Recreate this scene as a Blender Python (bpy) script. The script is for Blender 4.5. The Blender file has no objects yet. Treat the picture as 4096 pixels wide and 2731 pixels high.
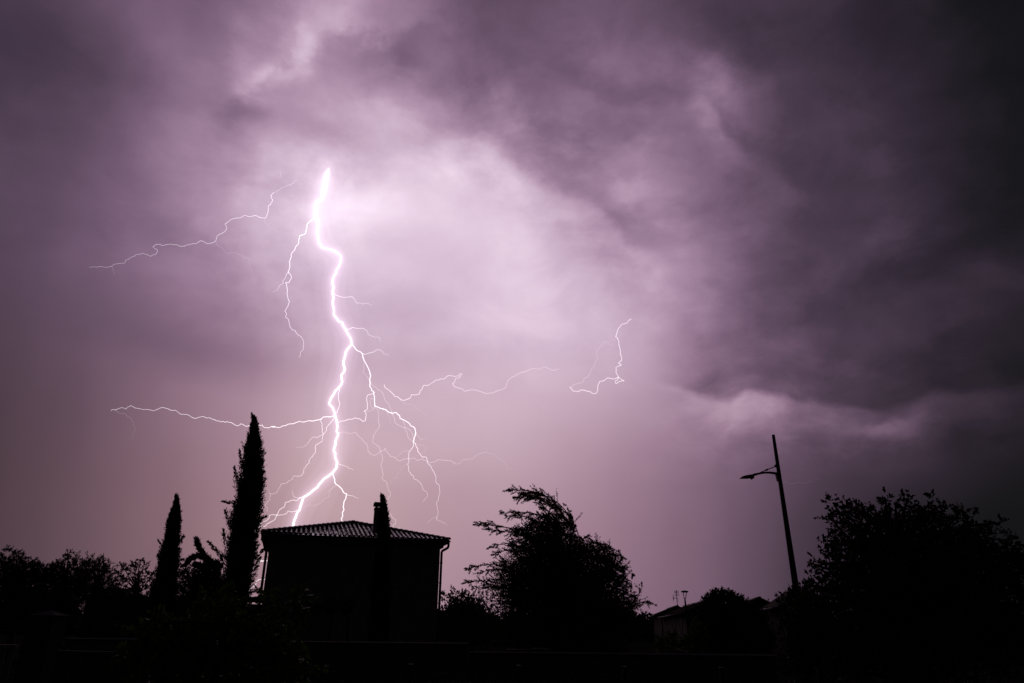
import bpy, bmesh, math, random
import numpy as np
from mathutils import Vector, Matrix

R = math.radians
S = bpy.context.scene
COL = S.collection

# ------------------------------------------------------------------ camera
LENS, PITCH, ROLL, EYE = 25.0, 21.8, 0.62, 1.7
cam_d = bpy.data.cameras.new('camera')
cam_d.lens = LENS; cam_d.sensor_width = 36; cam_d.clip_start = 0.1; cam_d.clip_end = 6000
cam = bpy.data.objects.new('camera', cam_d); COL.objects.link(cam)
CM = Matrix.Translation((0, 0, EYE)) @ Matrix.Rotation(R(90 + PITCH), 4, 'X') @ Matrix.Rotation(R(ROLL), 4, 'Z')
cam.matrix_world = CM
S.camera = cam
FPX = LENS / 36 * 4096
C3 = CM.to_3x3()
CI = C3.inverted()

# ------------------------------------------------------------------ render settings
S.view_settings.view_transform = 'Standard'; S.view_settings.look = 'None'
S.view_settings.exposure = 0.0; S.view_settings.gamma = 1.0
S.view_settings.use_curve_mapping = False
S.cycles.use_denoising = True
S.cycles.transparent_max_bounces = 48
S.cycles.max_bounces = 6
S.cycles.sample_clamp_indirect = 3.0


def ray(px, py):
    return C3 @ Vector(((px - 2048) / FPX, -(py - 1365.5) / FPX, -1))


def at(px, py, Y):
    d = ray(px, py)
    return Vector((0, 0, EYE)) + d * (Y / d.y)


def proj(d):
    c = CI @ d
    return 2048 + FPX * c.x / -c.z, 1365.5 - FPX * c.y / -c.z


def mpp(p):
    """metres per photo pixel at world point p"""
    c = CI @ (p - Vector((0, 0, EYE)))
    return -c.z / FPX


def at_z(px, py, z, lo=3.0, hi=400.0):
    """point on the pixel's ray that has height z"""
    d = ray(px, py)
    t = (z - EYE) / d.z
    return Vector((0, 0, EYE)) + d * t


# ------------------------------------------------------------------ storm sky (world)
# cloud brightness, estimated over the photographed part of the sky: columns every 256 px, rows every 200 px
SKY = [
    [66, 74, 95, 94, 108, 138, 128, 95, 72, 78, 80, 72, 70, 52, 40, 32, 26],
    [62, 72, 88, 105, 128, 125, 112, 106, 86, 88, 88, 78, 64, 54, 44, 36, 27],
    [68, 79, 85, 114, 134, 146, 158, 118, 106, 92, 92, 112, 83, 64, 47, 37, 26],
    [72, 82, 100, 128, 140, 160, 176, 190, 158, 112, 112, 102, 86, 68, 52, 43, 30],
    [70, 80, 98, 120, 162, 214, 214, 206, 195, 150, 138, 106, 82, 62, 59, 43, 31],
    [72, 85, 98, 125, 162, 194, 195, 190, 197, 165, 150, 123, 84, 65, 53, 43, 37],
    [68, 82, 98, 118, 140, 178, 182, 181, 194, 186, 158, 116, 83, 65, 59, 53, 43],
    [66, 80, 95, 110, 130, 165, 168, 174, 189, 184, 165, 122, 90, 72, 56, 47, 36],
    [66, 76, 97, 118, 140, 170, 175, 178, 178, 165, 150, 130, 120, 98, 82, 60, 46],
    [66, 79, 97, 115, 137, 172, 172, 168, 165, 148, 130, 110, 94, 78, 65, 50, 38],
    [66, 80, 97, 113, 135, 164, 156, 150, 148, 135, 118, 100, 80, 58, 42, 32, 26],
    [65, 80, 95, 110, 132, 156, 150, 142, 138, 125, 112, 95, 75, 52, 38, 30, 24],
    [62, 78, 93, 107, 126, 150, 145, 137, 128, 118, 108, 92, 72, 50, 36, 28, 24],
    [62, 78, 94, 108, 125, 142, 138, 130, 122, 112, 102, 88, 68, 48, 34, 27, 23],
]
SKYA = np.array(SKY, float) / 255.0


def sky_v(az, el):
    d = Vector((math.sin(az) * math.cos(el), math.cos(az) * math.cos(el), math.sin(el)))
    c = CI @ d
    if -c.z < 0.15:
        return 0.10
    px, py = 2048 + FPX * c.x / -c.z, 1365.5 - FPX * c.y / -c.z
    ox = max(0, -px, px - 4096) / 1500.0
    oy = max(0, -py) / 1800.0
    x = min(max(px / 256, 0), 15.999); y = min(max(py / 200, 0), 12.999)
    i, j = int(x), int(y); fx, fy = x - i, y - j
    v = (SKYA[j, i] * (1 - fx) + SKYA[j, i + 1] * fx) * (1 - fy) + (SKYA[j + 1, i] * (1 - fx) + SKYA[j + 1, i + 1] * fx) * fy
    k = math.exp(-(ox + oy))
    return v * k + 0.10 * (1 - k)


W = bpy.data.worlds.new('World'); S.world = W; W.use_nodes = True
NT = W.node_tree; NT.nodes.clear(); LK = NT.links


def N(t, **kw):
    n = NT.nodes.new(t)
    for k, v in kw.items():
        setattr(n, k, v)
    return n


def put(sock, v):
    if isinstance(v, bpy.types.NodeSocket):
        LK.new(v, sock)
    else:
        sock.default_value = v


def math_(op, a, b=None, c=None, clamp=False):
    n = N('ShaderNodeMath', operation=op, use_clamp=clamp)
    put(n.inputs[0], a)
    if b is not None: put(n.inputs[1], b)
    if c is not None: put(n.inputs[2], c)
    return n.outputs[0]


def vmath(op, a, b=None):
    n = N('ShaderNodeVectorMath', operation=op)
    put(n.inputs[0], a)
    if b is not None: put(n.inputs[1], b)
    return n


def remap(v, a, b, c=0.0, d=1.0, kind='LINEAR'):
    n = N('ShaderNodeMapRange', interpolation_type=kind)
    put(n.inputs[0], v); put(n.inputs[1], a); put(n.inputs[2], b); put(n.inputs[3], c); put(n.inputs[4], d)
    return n.outputs[0]


tc = N('ShaderNodeTexCoord')
dirn = tc.outputs['Generated']
sx = N('ShaderNodeSeparateXYZ'); put(sx.inputs[0], dirn)
az0 = math_('ARCTAN2', sx.outputs[0], sx.outputs[1])
el0 = math_('ARCSINE', sx.outputs[2])
# cloud noise space: the view direction, flattened a little so that clouds lie level
deck = N('ShaderNodeCombineXYZ')
put(deck.inputs[0], sx.outputs[0]); put(deck.inputs[1], sx.outputs[1]); put(deck.inputs[2], math_('MULTIPLY', sx.outputs[2], 1.55))


def noise(scale, detail, rough, dist=0.0, off=(0, 0, 0), lac=2.0):
    m = vmath('ADD', deck.outputs[0], off)
    n = N('ShaderNodeTexNoise'); put(n.inputs['Vector'], m.outputs[0])
    n.inputs['Scale'].default_value = scale; n.inputs['Detail'].default_value = detail
    n.inputs['Roughness'].default_value = rough; n.inputs['Distortion'].default_value = dist
    n.inputs['Lacunarity'].default_value = lac
    return n


nw = noise(6.5, 9, 0.60, 0.15, (3.1, 1.7, 0.4))
nd = noise(8.5, 10, 0.58, 0.30, (7.7, 2.3, 1.1))
nf = noise(3.4, 6, 0.5, 0.3, (1.3, 9.1, 2.6))
cloudy = remap(el0, R(13), R(30), 0.06, 1.0, 'SMOOTHSTEP')         # rain curtain below, broken cloud above
# the right-hand shelf cloud reaches lower
shelf = math_('MULTIPLY', remap(az0, R(9), R(17), 0.0, 1.0, 'SMOOTHSTEP'), remap(el0, R(8.5), R(13), 0.0, 1.0, 'SMOOTHSTEP'))
mask = math_('MAXIMUM', cloudy, shelf)
smooth = remap(az0, R(-34), R(-22), 0.6, 1.0, 'SMOOTHSTEP')
mask = math_('MULTIPLY', mask, smooth)
cd = ray(1780, 1000).normalized()      # the evenly lit rain veil beside the bolt
cm = N('ShaderNodeMapping', vector_type='TEXTURE')
pv0 = N('ShaderNodeCombineXYZ'); put(pv0.inputs[0], az0); put(pv0.inputs[1], el0)
put(cm.inputs[0], pv0.outputs[0]); cm.inputs[1].default_value = (math.atan2(cd.x, cd.y), math.asin(cd.z), 0); cm.inputs[3].default_value = (R(8.5), R(6.0), 1)
calm = math_('POWER', 2.718, math_('MULTIPLY', vmath('DOT_PRODUCT', cm.outputs[0], cm.outputs[0]).outputs['Value'], -.7))
mask = math_('MULTIPLY', mask, math_('MULTIPLY_ADD', calm, -.75, 1.0))
nws = N('ShaderNodeSeparateColor'); put(nws.inputs[0], nw.outputs['Color'])
warp = math_('MULTIPLY', mask, R(8.5))
az = math_('MULTIPLY_ADD', math_('SUBTRACT', nws.outputs[0], 0.5), warp, az0)
el = math_('MULTIPLY_ADD', math_('SUBTRACT', nws.outputs[1], 0.5), warp, el0)

tt = math_('MULTIPLY_ADD', az, 1 / (2 * math.pi), 0.5)
ELS = [-4, 0, 3.5, 7, 10, 13, 16, 19, 22, 25, 28, 31.5, 35, 39, 43, 48, 55, 68, 88]
AZS = [-180, -90, -60] + [-48 + 4 * i for i in range(25)] + [60, 90, 180]
prev = None; prev_e = None
for e in ELS:
    r = N('ShaderNodeValToRGB'); cr = r.color_ramp; cr.interpolation = 'CARDINAL'
    while len(cr.elements) > 1: cr.elements.remove(cr.elements[-1])
    for k, a in enumerate(AZS):
        v = sky_v(R(a), R(max(e, -1)))
        if e >= 68: v = 0.10 + (sky_v(0, R(50)) - 0.10) * (0.45 if e < 80 else 0.2)
        p = a / 360 + 0.5
        q = cr.elements[0] if k == 0 else cr.elements.new(min(p, 1.0))
        q.position = min(p, 1.0); q.color = (v, v, v, 1)
    put(r.inputs[0], tt)
    if prev is None:
        prev = r.outputs[0]
    else:
        f = remap(el, R(prev_e), R(e))
        m = N('ShaderNodeMix', data_type='FLOAT')
        put(m.inputs[0], f); put(m.inputs[2], prev); put(m.inputs[3], r.outputs[0])
        prev = m.outputs[0]
    prev_e = e
v = prev

# single clouds: (photo position used to find the direction, half sizes in degrees, tilt, brightness)
CLOUDS = [
    (1385, 50, 2.4, 1.3, 20, .11), (1105, 250, 0.9, 2.4, -35, .13), (975, 230, 0.8, 1.6, 25, .05), (1210, 170, 1.2, .8, 0, .05),
    (2890, 440, 1.1, 2.0, 10, .06), (2820, 400, 0.9, 1.5, -20, .03), (2520, 610, .9, .9, 0, .05), (2500, 800, 1.2, .8, 20, .05),
    (3060, 1632, 2.2, .9, -4, .10), (3560, 1690, 1.6, .6, 5, .07), (3380, 1640, 1.5, .5, 0, .03), (3500, 650, 1.0, .6, -10, .035), (3520, 910, 1.1, .7, 0, .04),
    (4000, 1090, 1.6, .7, -30, .03), (3780, 1310, 2.2, .6, 12, .02),
    (950, 440, 1.9, 1.1, 15, -.09), (1400, 520, 2.2, 1.2, 0, -.025), (2940, 130, 3.2, 2.0, -10, -.04), (2490, 925, 1.5, 1.1, 15, -.06),
    (2900, 1575, 2.2, .55, 8, -.05), (3330, 1600, 3.5, .6, 3, -.05), (3480, 1628, 1.3, .45, 5, -.05), (1850, 1440, 5.5, 1.0, 4, -.04), (800, 1390, 5.5, 1.4, -6, -.035),
    (1350, 780, 4.2, 2.8, 0, .06), (1450, 650, 1.2, 1.0, 0, -.035), (1900, 560, 1.2, .7, 20, -.03), (2160, 600, 1.6, 1.0, -35, -.04), (150, 110, 3.5, 2.6, 0, -.04),
    (430, 400, 5.0, 4.0, 30, -.03), (1950, 320, 5.0, 2.4, -10, -.05), (3300, 1250, 5, 1.0, 8, -.03), (3700, 1000, 3, .8, 12, -.02), (640, 130, 1.5, 1.2, 0, .03), (1800, 190, 1.6, 1.2, 10, .04), (1650, 210, 1.5, 1.0, -10, -.05),
]
pv = N('ShaderNodeCombineXYZ'); put(pv.inputs[0], az); put(pv.inputs[1], el)
for (px, py, rx, ry, tilt, amp) in CLOUDS:
    d = ray(px, py).normalized()
    m = N('ShaderNodeMapping', vector_type='TEXTURE')
    put(m.inputs[0], pv.outputs[0])
    m.inputs[1].default_value = (math.atan2(d.x, d.y), math.asin(d.z), 0)
    m.inputs[2].default_value = (0, 0, R(tilt)); m.inputs[3].default_value = (R(rx) * 1.2, R(ry) * 1.2, 1)
    dd = vmath('DOT_PRODUCT', m.outputs[0], m.outputs[0]).outputs['Value']
    ex = math_('POWER', 2.718, math_('MULTIPLY', dd, -0.7))
    v = math_('MULTIPLY_ADD', ex, amp, v)

det = math_('MULTIPLY', math_('SUBTRACT', nd.outputs[0], 0.5), math_('MULTIPLY', mask, 0.52))
det2 = math_('MULTIPLY', math_('SUBTRACT', nf.outputs[0], 0.5), math_('MULTIPLY_ADD', mask, 0.16, 0.05))
v = math_('MULTIPLY', v, math_('ADD', math_('ADD', det, det2), 1.0))

nfine = noise(24, 7, .6, .25, (.3, 4.4, 2.0))


def cloud_edge(v, pts, dark, bright, up, down, soft, win, rough=1.8):
    """ragged border of a cloud: darker on its upper side, lit below"""
    ed = N('ShaderNodeValToRGB'); cr = ed.color_ramp; cr.interpolation = 'CARDINAL'
    for k, (px, py) in enumerate(pts):
        d = ray(px, py).normalized()
        q = cr.elements[0] if k == 0 else (cr.elements[1] if k == 1 else cr.elements.new(.99))
        q.position = math.atan2(d.x, d.y) / R(90) + .5; q.color = (math.asin(d.z) / R(60),) * 3 + (1,)
    aw = math_('MULTIPLY_ADD', math_('SUBTRACT', nd.outputs[0], .5), R(3.0), az0)
    put(ed.inputs[0], math_('MULTIPLY_ADD', aw, 1 / R(90), .5))
    e1 = math_('MULTIPLY_ADD', math_('SUBTRACT', nd.outputs[0], .5), R(rough * 2.2), math_('MULTIPLY_ADD', math_('SUBTRACT', nfine.outputs[0], .5), R(rough), el0))
    e1 = math_('SUBTRACT', e1, math_('MULTIPLY', ed.outputs[0], R(60)))
    band = math_('MULTIPLY', remap(e1, R(-soft), R(soft), 0, 1, 'SMOOTHSTEP'), remap(e1, R(soft), R(up), 1, 0, 'SMOOTHSTEP'))
    glow = math_('MULTIPLY', remap(e1, R(soft * .8), R(-soft * .8), 0, 1, 'SMOOTHSTEP'), remap(e1, R(-soft), R(-down), 1, 0, 'SMOOTHSTEP'))
    a0, a1, a2, a3 = win
    wz = math_('MULTIPLY', remap(az0, R(a0), R(a1), 0, 1, 'SMOOTHSTEP'), remap(az0, R(a3), R(a2), 0, 1, 'SMOOTHSTEP'))
    v = math_('MULTIPLY', v, math_('SUBTRACT', 1.0, math_('MULTIPLY', math_('MULTIPLY', band, wz), dark)))
    return math_('MULTIPLY', v, math_('ADD', 1.0, math_('MULTIPLY', math_('MULTIPLY', glow, wz), bright)))


# under-edge of the right-hand shelf cloud
v = cloud_edge(v, [(2500, 1500), (2771, 1562), (2919, 1604), (2988, 1560), (3076, 1568), (3180, 1602), (3441, 1616), (3528, 1646), (3659, 1603), (3746, 1572), (3950, 1560), (4096, 1540)],
               .19, .12, 5.5, 3.2, .5, (11, 16.5, 33, 42), .9)
# lit arch of the cloud over the rain veil
v = cloud_edge(v, [(1050, 700), (1200, 690), (1330, 640), (1450, 660), (1560, 635), (1680, 600), (1800, 560), (1920, 555), (2000, 590), (2080, 665), (2150, 725), (2250, 775), (2400, 845), (2500, 950), (2600, 1000), (2750, 1060), (2870, 1160), (3000, 1300)],
               .14, .06, 6.0, 4.0, 1.15, (-13, -3, 11, 17), 2.6)
# torn cloud layers higher up
v = cloud_edge(v, [(700, 560), (850, 470), (950, 400), (1050, 330), (1130, 230), (1230, 200), (1350, 120), (1480, 140), (1600, 110), (1750, 60)], -.07, -.07, 2.6, 4.5, .8, (-30, -24, -11, -6), 2.8)
v = cloud_edge(v, [(2150, 330), (2350, 360), (2500, 420), (2700, 420), (2800, 380), (2880, 480), (2980, 620), (3100, 700), (3300, 760), (3500, 720), (3700, 760)], .10, .04, 4.0, 3.0, .9, (2, 7, 24, 34), 2.6)

hue = N('ShaderNodeValToRGB'); cr = hue.color_ramp; cr.interpolation = 'LINEAR'


def lin(c):
    c = c / 255.0
    return c / 12.92 if c <= .04045 else ((c + .055) / 1.055) ** 2.4


v = math_('MULTIPLY', math_('MULTIPLY_ADD', v, 1.05, -.022), remap(az0, R(13), R(28), 1.0, .89, 'SMOOTHSTEP'))
HUE = [(0, (0, 0, 0)), (24, (25, 24, 28)), (40, (48, 40, 52)), (60, (75, 60, 77)), (80, (101, 80, 102)), (105, (132, 105, 130)), (130, (160, 130, 156)), (155, (184, 155, 179)),
       (185, (211, 185, 207)), (210, (234, 210, 229)), (235, (252, 232, 250)), (255, (255, 250, 255))]
for k, (p, c) in enumerate(HUE):
    q = cr.elements[0] if k == 0 else (cr.elements[1] if k == 1 else cr.elements.new(p / 255))
    q.position = p / 255; q.color = (lin(c[0]), lin(c[1]), lin(c[2]), 1)
put(hue.inputs[0], v)
# town glow warms the low rain air
warm = N('ShaderNodeMix', data_type='RGBA', blend_type='MULTIPLY')
put(warm.inputs[0], math_('MULTIPLY', remap(el0, R(27), R(5), 0.0, 1.0, 'SMOOTHSTEP'), remap(az0, R(24), R(-26), 0.3, 1.0)))
put(warm.inputs[6], hue.outputs[0]); warm.inputs[7].default_value = (1.01, .955, .73, 1)
bg = N('ShaderNodeBackground'); put(bg.inputs[0], warm.outputs[2]); bg.inputs[1].default_value = 1.0
wo = N('ShaderNodeOutputWorld'); LK.new(bg.outputs[0], wo.inputs[0])
W.cycles.sampling_method = 'MANUAL'; W.cycles.sample_map_resolution = 512


# ------------------------------------------------------------------ helpers
def mat(name, base, rough=.7, var=.25, scale=6.0, spec=.4, bump=0.0, translucent=0.0, metal=0.0, tint=1.6):
    m = bpy.data.materials.new(name); m.use_nodes = True
    t = m.node_tree; p = t.nodes['Principled BSDF']
    tcn = t.nodes.new('ShaderNodeTexCoord'); nz = t.nodes.new('ShaderNodeTexNoise')
    nz.inputs['Scale'].default_value = scale; nz.inputs['Detail'].default_value = 6
    t.links.new(tcn.outputs['Object'], nz.inputs['Vector'])
    rp = t.nodes.new('ShaderNodeValToRGB')
    rp.color_ramp.elements[0].position = .3; rp.color_ramp.elements[1].position = .7
    rp.color_ramp.elements[0].color = tuple(c * (1 - var) for c in base) + (1,)
    rp.color_ramp.elements[1].color = tuple(min(1, c * (1 + var)) for c in base) + (1,)
    t.links.new(nz.outputs[0], rp.inputs[0]); t.links.new(rp.outputs[0], p.inputs['Base Color'])
    p.inputs['Roughness'].default_value = rough; p.inputs['Metallic'].default_value = metal
    p.inputs['Specular IOR Level'].default_value = spec
    if bump:
        b = t.nodes.new('ShaderNodeBump'); b.inputs['Strength'].default_value = bump; b.inputs['Distance'].default_value = .02
        t.links.new(nz.outputs[0], b.inputs['Height']); t.links.new(b.outputs[0], p.inputs['Normal'])
    if translucent:
        tr = t.nodes.new('ShaderNodeBsdfTranslucent')
        tr.inputs[0].default_value = (base[0] * tint, base[1] * 1.25, base[2] * .6, 1)
        mx = t.nodes.new('ShaderNodeMixShader'); mx.inputs[0].default_value = translucent
        t.links.new(p.outputs[0], mx.inputs[1]); t.links.new(tr.outputs[0], mx.inputs[2])
        t.links.new(mx.outputs[0], t.nodes['Material Output'].inputs[0])
    return m


M = dict(
    ground=mat('wet_ground', (.022, .021, .018), 1.0, .4, .6, spec=0.0, bump=.4),
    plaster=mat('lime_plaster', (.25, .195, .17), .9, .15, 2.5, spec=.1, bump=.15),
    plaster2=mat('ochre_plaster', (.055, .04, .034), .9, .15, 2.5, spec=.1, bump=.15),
    trim=mat('pale_trim', (.10, .085, .08), .8, .1, 5, spec=.15),
    tile=mat('wet_clay_tile', (.13, .07, .045), .2, .35, 9, spec=.55, bump=.05),
    pan=mat('rain_filled_pan_tile', (.10, .055, .04), .10, .3, 9, spec=.8),
    fartile=mat('clay_roof', (.09, .055, .04), .6, .3, 5, spec=.2, bump=.3),
    metal=mat('dark_metal', (.02, .02, .022), .65, .15, 20, spec=.2),
    steel=mat('galvanised_steel', (.07, .07, .074), .6, .15, 20, spec=.2),
    zinc=mat('zinc_pipe', (.04, .04, .044), .7, .2, 12, spec=.2),
    wallcoat=mat('garden_wall_render', (.11, .088, .075), .92, .2, 1.8, spec=.1, bump=.2),
    coping=mat('stone_coping', (.02, .019, .021), .95, .25, 4, spec=.06, bump=.1),
    stone=mat('pillar_stone', (.05, .042, .037), .85, .25, 5, spec=.15, bump=.25),
    wood=mat('gate_wood', (.09, .055, .032), .6, .35, 7, spec=.3, bump=.15),
    white=mat('pale_painted_metal', (.16, .155, .165), .5, .1, 12, spec=.4),
    shutter=mat('shutter_slat', (.16, .16, .185), .6, .1, 9, spec=.3),
    glass=mat('window_glass', (.012, .012, .016), .7, .1, 3, spec=.05),
    bark=mat('bark', (.025, .018, .013), .9, .3, 18, spec=.1, bump=.4),
    cypress=mat('cypress_foliage', (.014, .018, .009), .8, .35, 14, spec=.08, translucent=.12),
    leaf=mat('olive_leaf', (.045, .042, .016), .65, .4, 3, spec=.15, translucent=.28),
    leafd=mat('dark_leaf', (.022, .028, .012), .65, .4, 3, spec=.15, translucent=.22),
    leafs=mat('shrub_leaf', (.075, .105, .02), .55, .35, 9, spec=.15, translucent=.3, tint=.9),
    wisp=mat('wind_blown_leaf', (.10, .075, .022), .65, .4, 3, spec=.12, translucent=.45),
)


def mesh_obj(name, verts, faces, m, parent=None, smooth=False):
    me = bpy.data.meshes.new(name); me.from_pydata([tuple(v) for v in verts], [], faces); me.update()
    if smooth:
        me.polygons.foreach_set('use_smooth', [True] * len(me.polygons))
    me.materials.append(M[m] if isinstance(m, str) else m)
    o = bpy.data.objects.new(name, me); COL.objects.link(o)
    if parent: o.parent = parent
    return o


def tag(o, label, cat=None, group=None, kind=None):
    if label: o['label'] = label
    if cat: o['category'] = cat
    if group: o['group'] = group
    if kind: o['kind'] = kind
    return o


def thing(name, loc, label, cat, group=None, rz=0.0):
    o = bpy.data.objects.new(name, None); COL.objects.link(o)
    o.location = loc; o.rotation_euler = (0, 0, rz); o.empty_display_size = .2
    return tag(o, label, cat, group)


def copy_of(o, parent, loc=(0, 0, 0), rz=None):
    c = o.copy(); COL.objects.link(c); c.parent = parent; c.location = loc
    if rz is not None: c.rotation_euler = (0, 0, rz)
    return c


class MB:
    """collects pieces of one part"""
    def __init__(s): s.v = []; s.f = []

    def box(s, x0, x1, y0, y1, z0, z1):
        b = len(s.v)
        s.v += [(x0, y0, z0), (x1, y0, z0), (x1, y1, z0), (x0, y1, z0), (x0, y0, z1), (x1, y0, z1), (x1, y1, z1), (x0, y1, z1)]
        s.f += [tuple(b + i for i in q) for q in ((3, 2, 1, 0), (4, 5, 6, 7), (0, 1, 5, 4), (1, 2, 6, 5), (2, 3, 7, 6), (3, 0, 4, 7))]
        return s

    def quad(s, *p):
        b = len(s.v); s.v += [tuple(q) for q in p]; s.f.append(tuple(range(b, b + len(p)))); return s

    def prism(s, ring, vec):
        """extrude a closed polygon along vec, with caps"""
        b = len(s.v); n = len(ring); vec = Vector(vec)
        s.v += [tuple(p) for p in ring] + [tuple(Vector(p) + vec) for p in ring]
        s.f.append(tuple(b + n - 1 - i for i in range(n))); s.f.append(tuple(b + n + i for i in range(n)))
        s.f += [(b + i, b + (i + 1) % n, b + n + (i + 1) % n, b + n + i) for i in range(n)]
        return s

    def tube(s, pts, rad, n=8, caps=True):
        pts = [Vector(p) for p in pts]; rad = rad if hasattr(rad, '__len__') else [rad] * len(pts)
        b = len(s.v); up = None
        for i, p in enumerate(pts):
            t = (pts[min(i + 1, len(pts) - 1)] - pts[max(i - 1, 0)])
            t = t.normalized() if t.length > 1e-9 else Vector((0, 0, 1))
            if up is None:
                up = t.orthogonal().normalized()
            else:
                up = (up - t * up.dot(t)); up = up.normalized() if up.length > 1e-6 else t.orthogonal().normalized()
            w = t.cross(up)
            for k in range(n):
                a = 2 * math.pi * k / n
                s.v.append(tuple(p + (up * math.cos(a) + w * math.sin(a)) * rad[i]))
        for i in range(len(pts) - 1):
            for k in range(n):
                a, c = b + i * n + k, b + i * n + (k + 1) % n
                s.f.append((a, c, c + n, a + n))
        if caps:
            s.f.append(tuple(b + n - 1 - k for k in range(n)))
            e = b + (len(pts) - 1) * n
            s.f.append(tuple(e + k for k in range(n)))
        return s

    def build(s, name, m, parent=None, smooth=False):
        return mesh_obj(name, s.v, s.f, m, parent, smooth)


# ------------------------------------------------------------------ ground
gn = 60
gv, gf = [], []
rng = random.Random(4)
for j in range(gn + 1):
    for i in range(gn + 1):
        u = (i / gn * 2 - 1); w = (j / gn * 2 - 1)
        x = math.copysign(abs(u) ** 3, u) * 3000; y = math.copysign(abs(w) ** 3, w) * 3000
        gv.append((x, y, (rng.random() - .5) * .05 - .03))
for j in range(gn):
    for i in range(gn):
        a = j * (gn + 1) + i
        gf.append((a, a + 1, a + gn + 2, a + gn + 1))
tag(mesh_obj('ground', gv, gf, 'ground'), None, kind='structure')


# ------------------------------------------------------------------ main house
def same_z_point(px, py, z):
    return at_z(px, py, z)


HL = at(1053, 2131, 34.5)
HR = at_z(1794, 2163, HL.z)
yaw = math.atan2(HR.y - HL.y, HR.x - HL.x)
HW = (HR - HL).length
ZE = HL.z
ex_ = Vector((math.cos(yaw), math.sin(yaw), 0)); ey_ = Vector((-math.sin(yaw), math.cos(yaw), 0))
house = thing('house', (HL.x, HL.y, 0), 'plain two-storey house with hipped clay tile roof and a single capped chimney', 'house', rz=yaw)
ctr = HL + ex_ * HW / 2 + ey_ * HW / 2
apex_z = at(1426, 2096, ctr.y).z
# the apex pixel column may not be exactly the centre: keep the roof square
RH = apex_z - ZE
OV = .34
wall = MB().box(OV, HW - OV, OV, HW - OV, 0, ZE - .06)
wall.build('wall', 'plaster', house)
# corbelled cornice under the eaves, two steps
MB().box(OV - .09, HW - OV + .09, OV - .09, OV + .001, ZE - .30, ZE - .19).build('cornice', 'plaster', house)
MB().box(OV - .18, HW - OV + .18, OV - .18, OV + .001, ZE - .187, ZE - .075).build('cornice', 'plaster', house)
MB().box(OV - .17, OV - .002, OV + .004, HW - OV, ZE - .29, ZE - .08).build('cornice', 'plaster', house)
MB().box(HW - OV + .002, HW - OV + .17, OV + .004, HW - OV, ZE - .29, ZE - .08).build('cornice', 'plaster', house)
roof = MB()
e = .02
roof.v += [(e, e, ZE - .06), (HW - e, e, ZE - .06), (HW - e, HW - e, ZE - .06), (e, HW - e, ZE - .06), (HW / 2, HW / 2, ZE + RH - .06)]
roof.f += [(0, 1, 4), (1, 2, 4), (2, 3, 4), (3, 0, 4), (3, 2, 1, 0)]
deck_o = roof.build('roof', 'fartile', house)

NC = 39
pitch_x = HW / NC
SL = math.hypot(HW / 2, RH)
ang = math.atan2(RH, HW / 2)
EXP, TL = .37, .45


def half_tube(r0, r1, length, th, up=True, n=6, fl=.92):
    """canal tile lying along +Y, open side down (up=True) or up"""
    vs, fs = [], []
    sg = 1 if up else -1
    for (rr, y) in ((r0, 0), (r1, length)):
        for k in range(n + 1):
            a = math.pi * k / n
            vs.append((-math.cos(a) * rr, y, sg * math.sin(a) * rr * fl))
        for k in range(n + 1):
            a = math.pi * k / n
            vs.append((-math.cos(a) * (rr - th), y, sg * math.sin(a) * (rr - th) * fl))
    m = n + 1
    for k in range(n):
        q = [(k, k + 1, 2 * m + k + 1, 2 * m + k), (m + k + 1, m + k, 3 * m + k, 3 * m + k + 1),
             (k + 1, k, m + k, m + k + 1), (2 * m + k, 2 * m + k + 1, 3 * m + k + 1, 3 * m + k)]
        fs += [tuple(reversed(f)) for f in q] if up else q
    return vs, fs


cover_v, cover_f = half_tube(.076, .064, TL, .014, True, n=8)
pan_v, pan_f = half_tube(.088, .10, TL, .014, False, fl=.26)
cover = None; pan = None
rx = Matrix.Rotation(ang, 4, 'X')
rng = random.Random(11)


def place_tile(proto, name, vs, fs, x, t, lift, length_scale):
    if proto is None:
        o = mesh_obj(name, vs, fs, 'pan' if name == 'pan_tile' else 'tile', house, False)
    else:
        o = proto.copy(); COL.objects.link(o); o.parent = house
    tilt = .018
    off = Matrix.Translation((x, 0, ZE)) @ rx @ Matrix.Translation((rng.uniform(-.006, .006), t, lift + rng.uniform(-.004, .004))) @ Matrix.Rotation(-tilt + rng.uniform(-.008, .008), 4, 'X') @ Matrix.Rotation(rng.uniform(-.012, .012), 4, 'Z') @ Matrix.Scale(length_scale, 4, (0, 1, 0))
    o.matrix_local = off
    return o


rows = int(SL / EXP) + 1
for i in range(NC + 1):
    for kind in (0, 1):
        x = i * pitch_x + (0 if kind == 0 else pitch_x / 2)
        if x > HW - .1 or x < .1: continue
        tmax = SL * (1 - abs(2 * x / HW - 1)) + .05
        for j in range(rows):
            t0 = -.10 + j * EXP - (.02 if kind else 0)
            room = tmax - t0
            if room < .14: continue
            ls = min(1, room / TL)
            if kind == 0:
                pan = place_tile(pan, 'pan_tile', pan_v, pan_f, x, t0, .05, ls) if pan is None else (place_tile(pan, 'pan_tile', None, None, x, t0, .05, ls), pan)[1]
            else:
                cover = place_tile(cover, 'cover_tile', cover_v, cover_f, x, t0, .075, ls) if cover is None else (place_tile(cover, 'cover_tile', None, None, x, t0, .075, ls), cover)[1]

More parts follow.
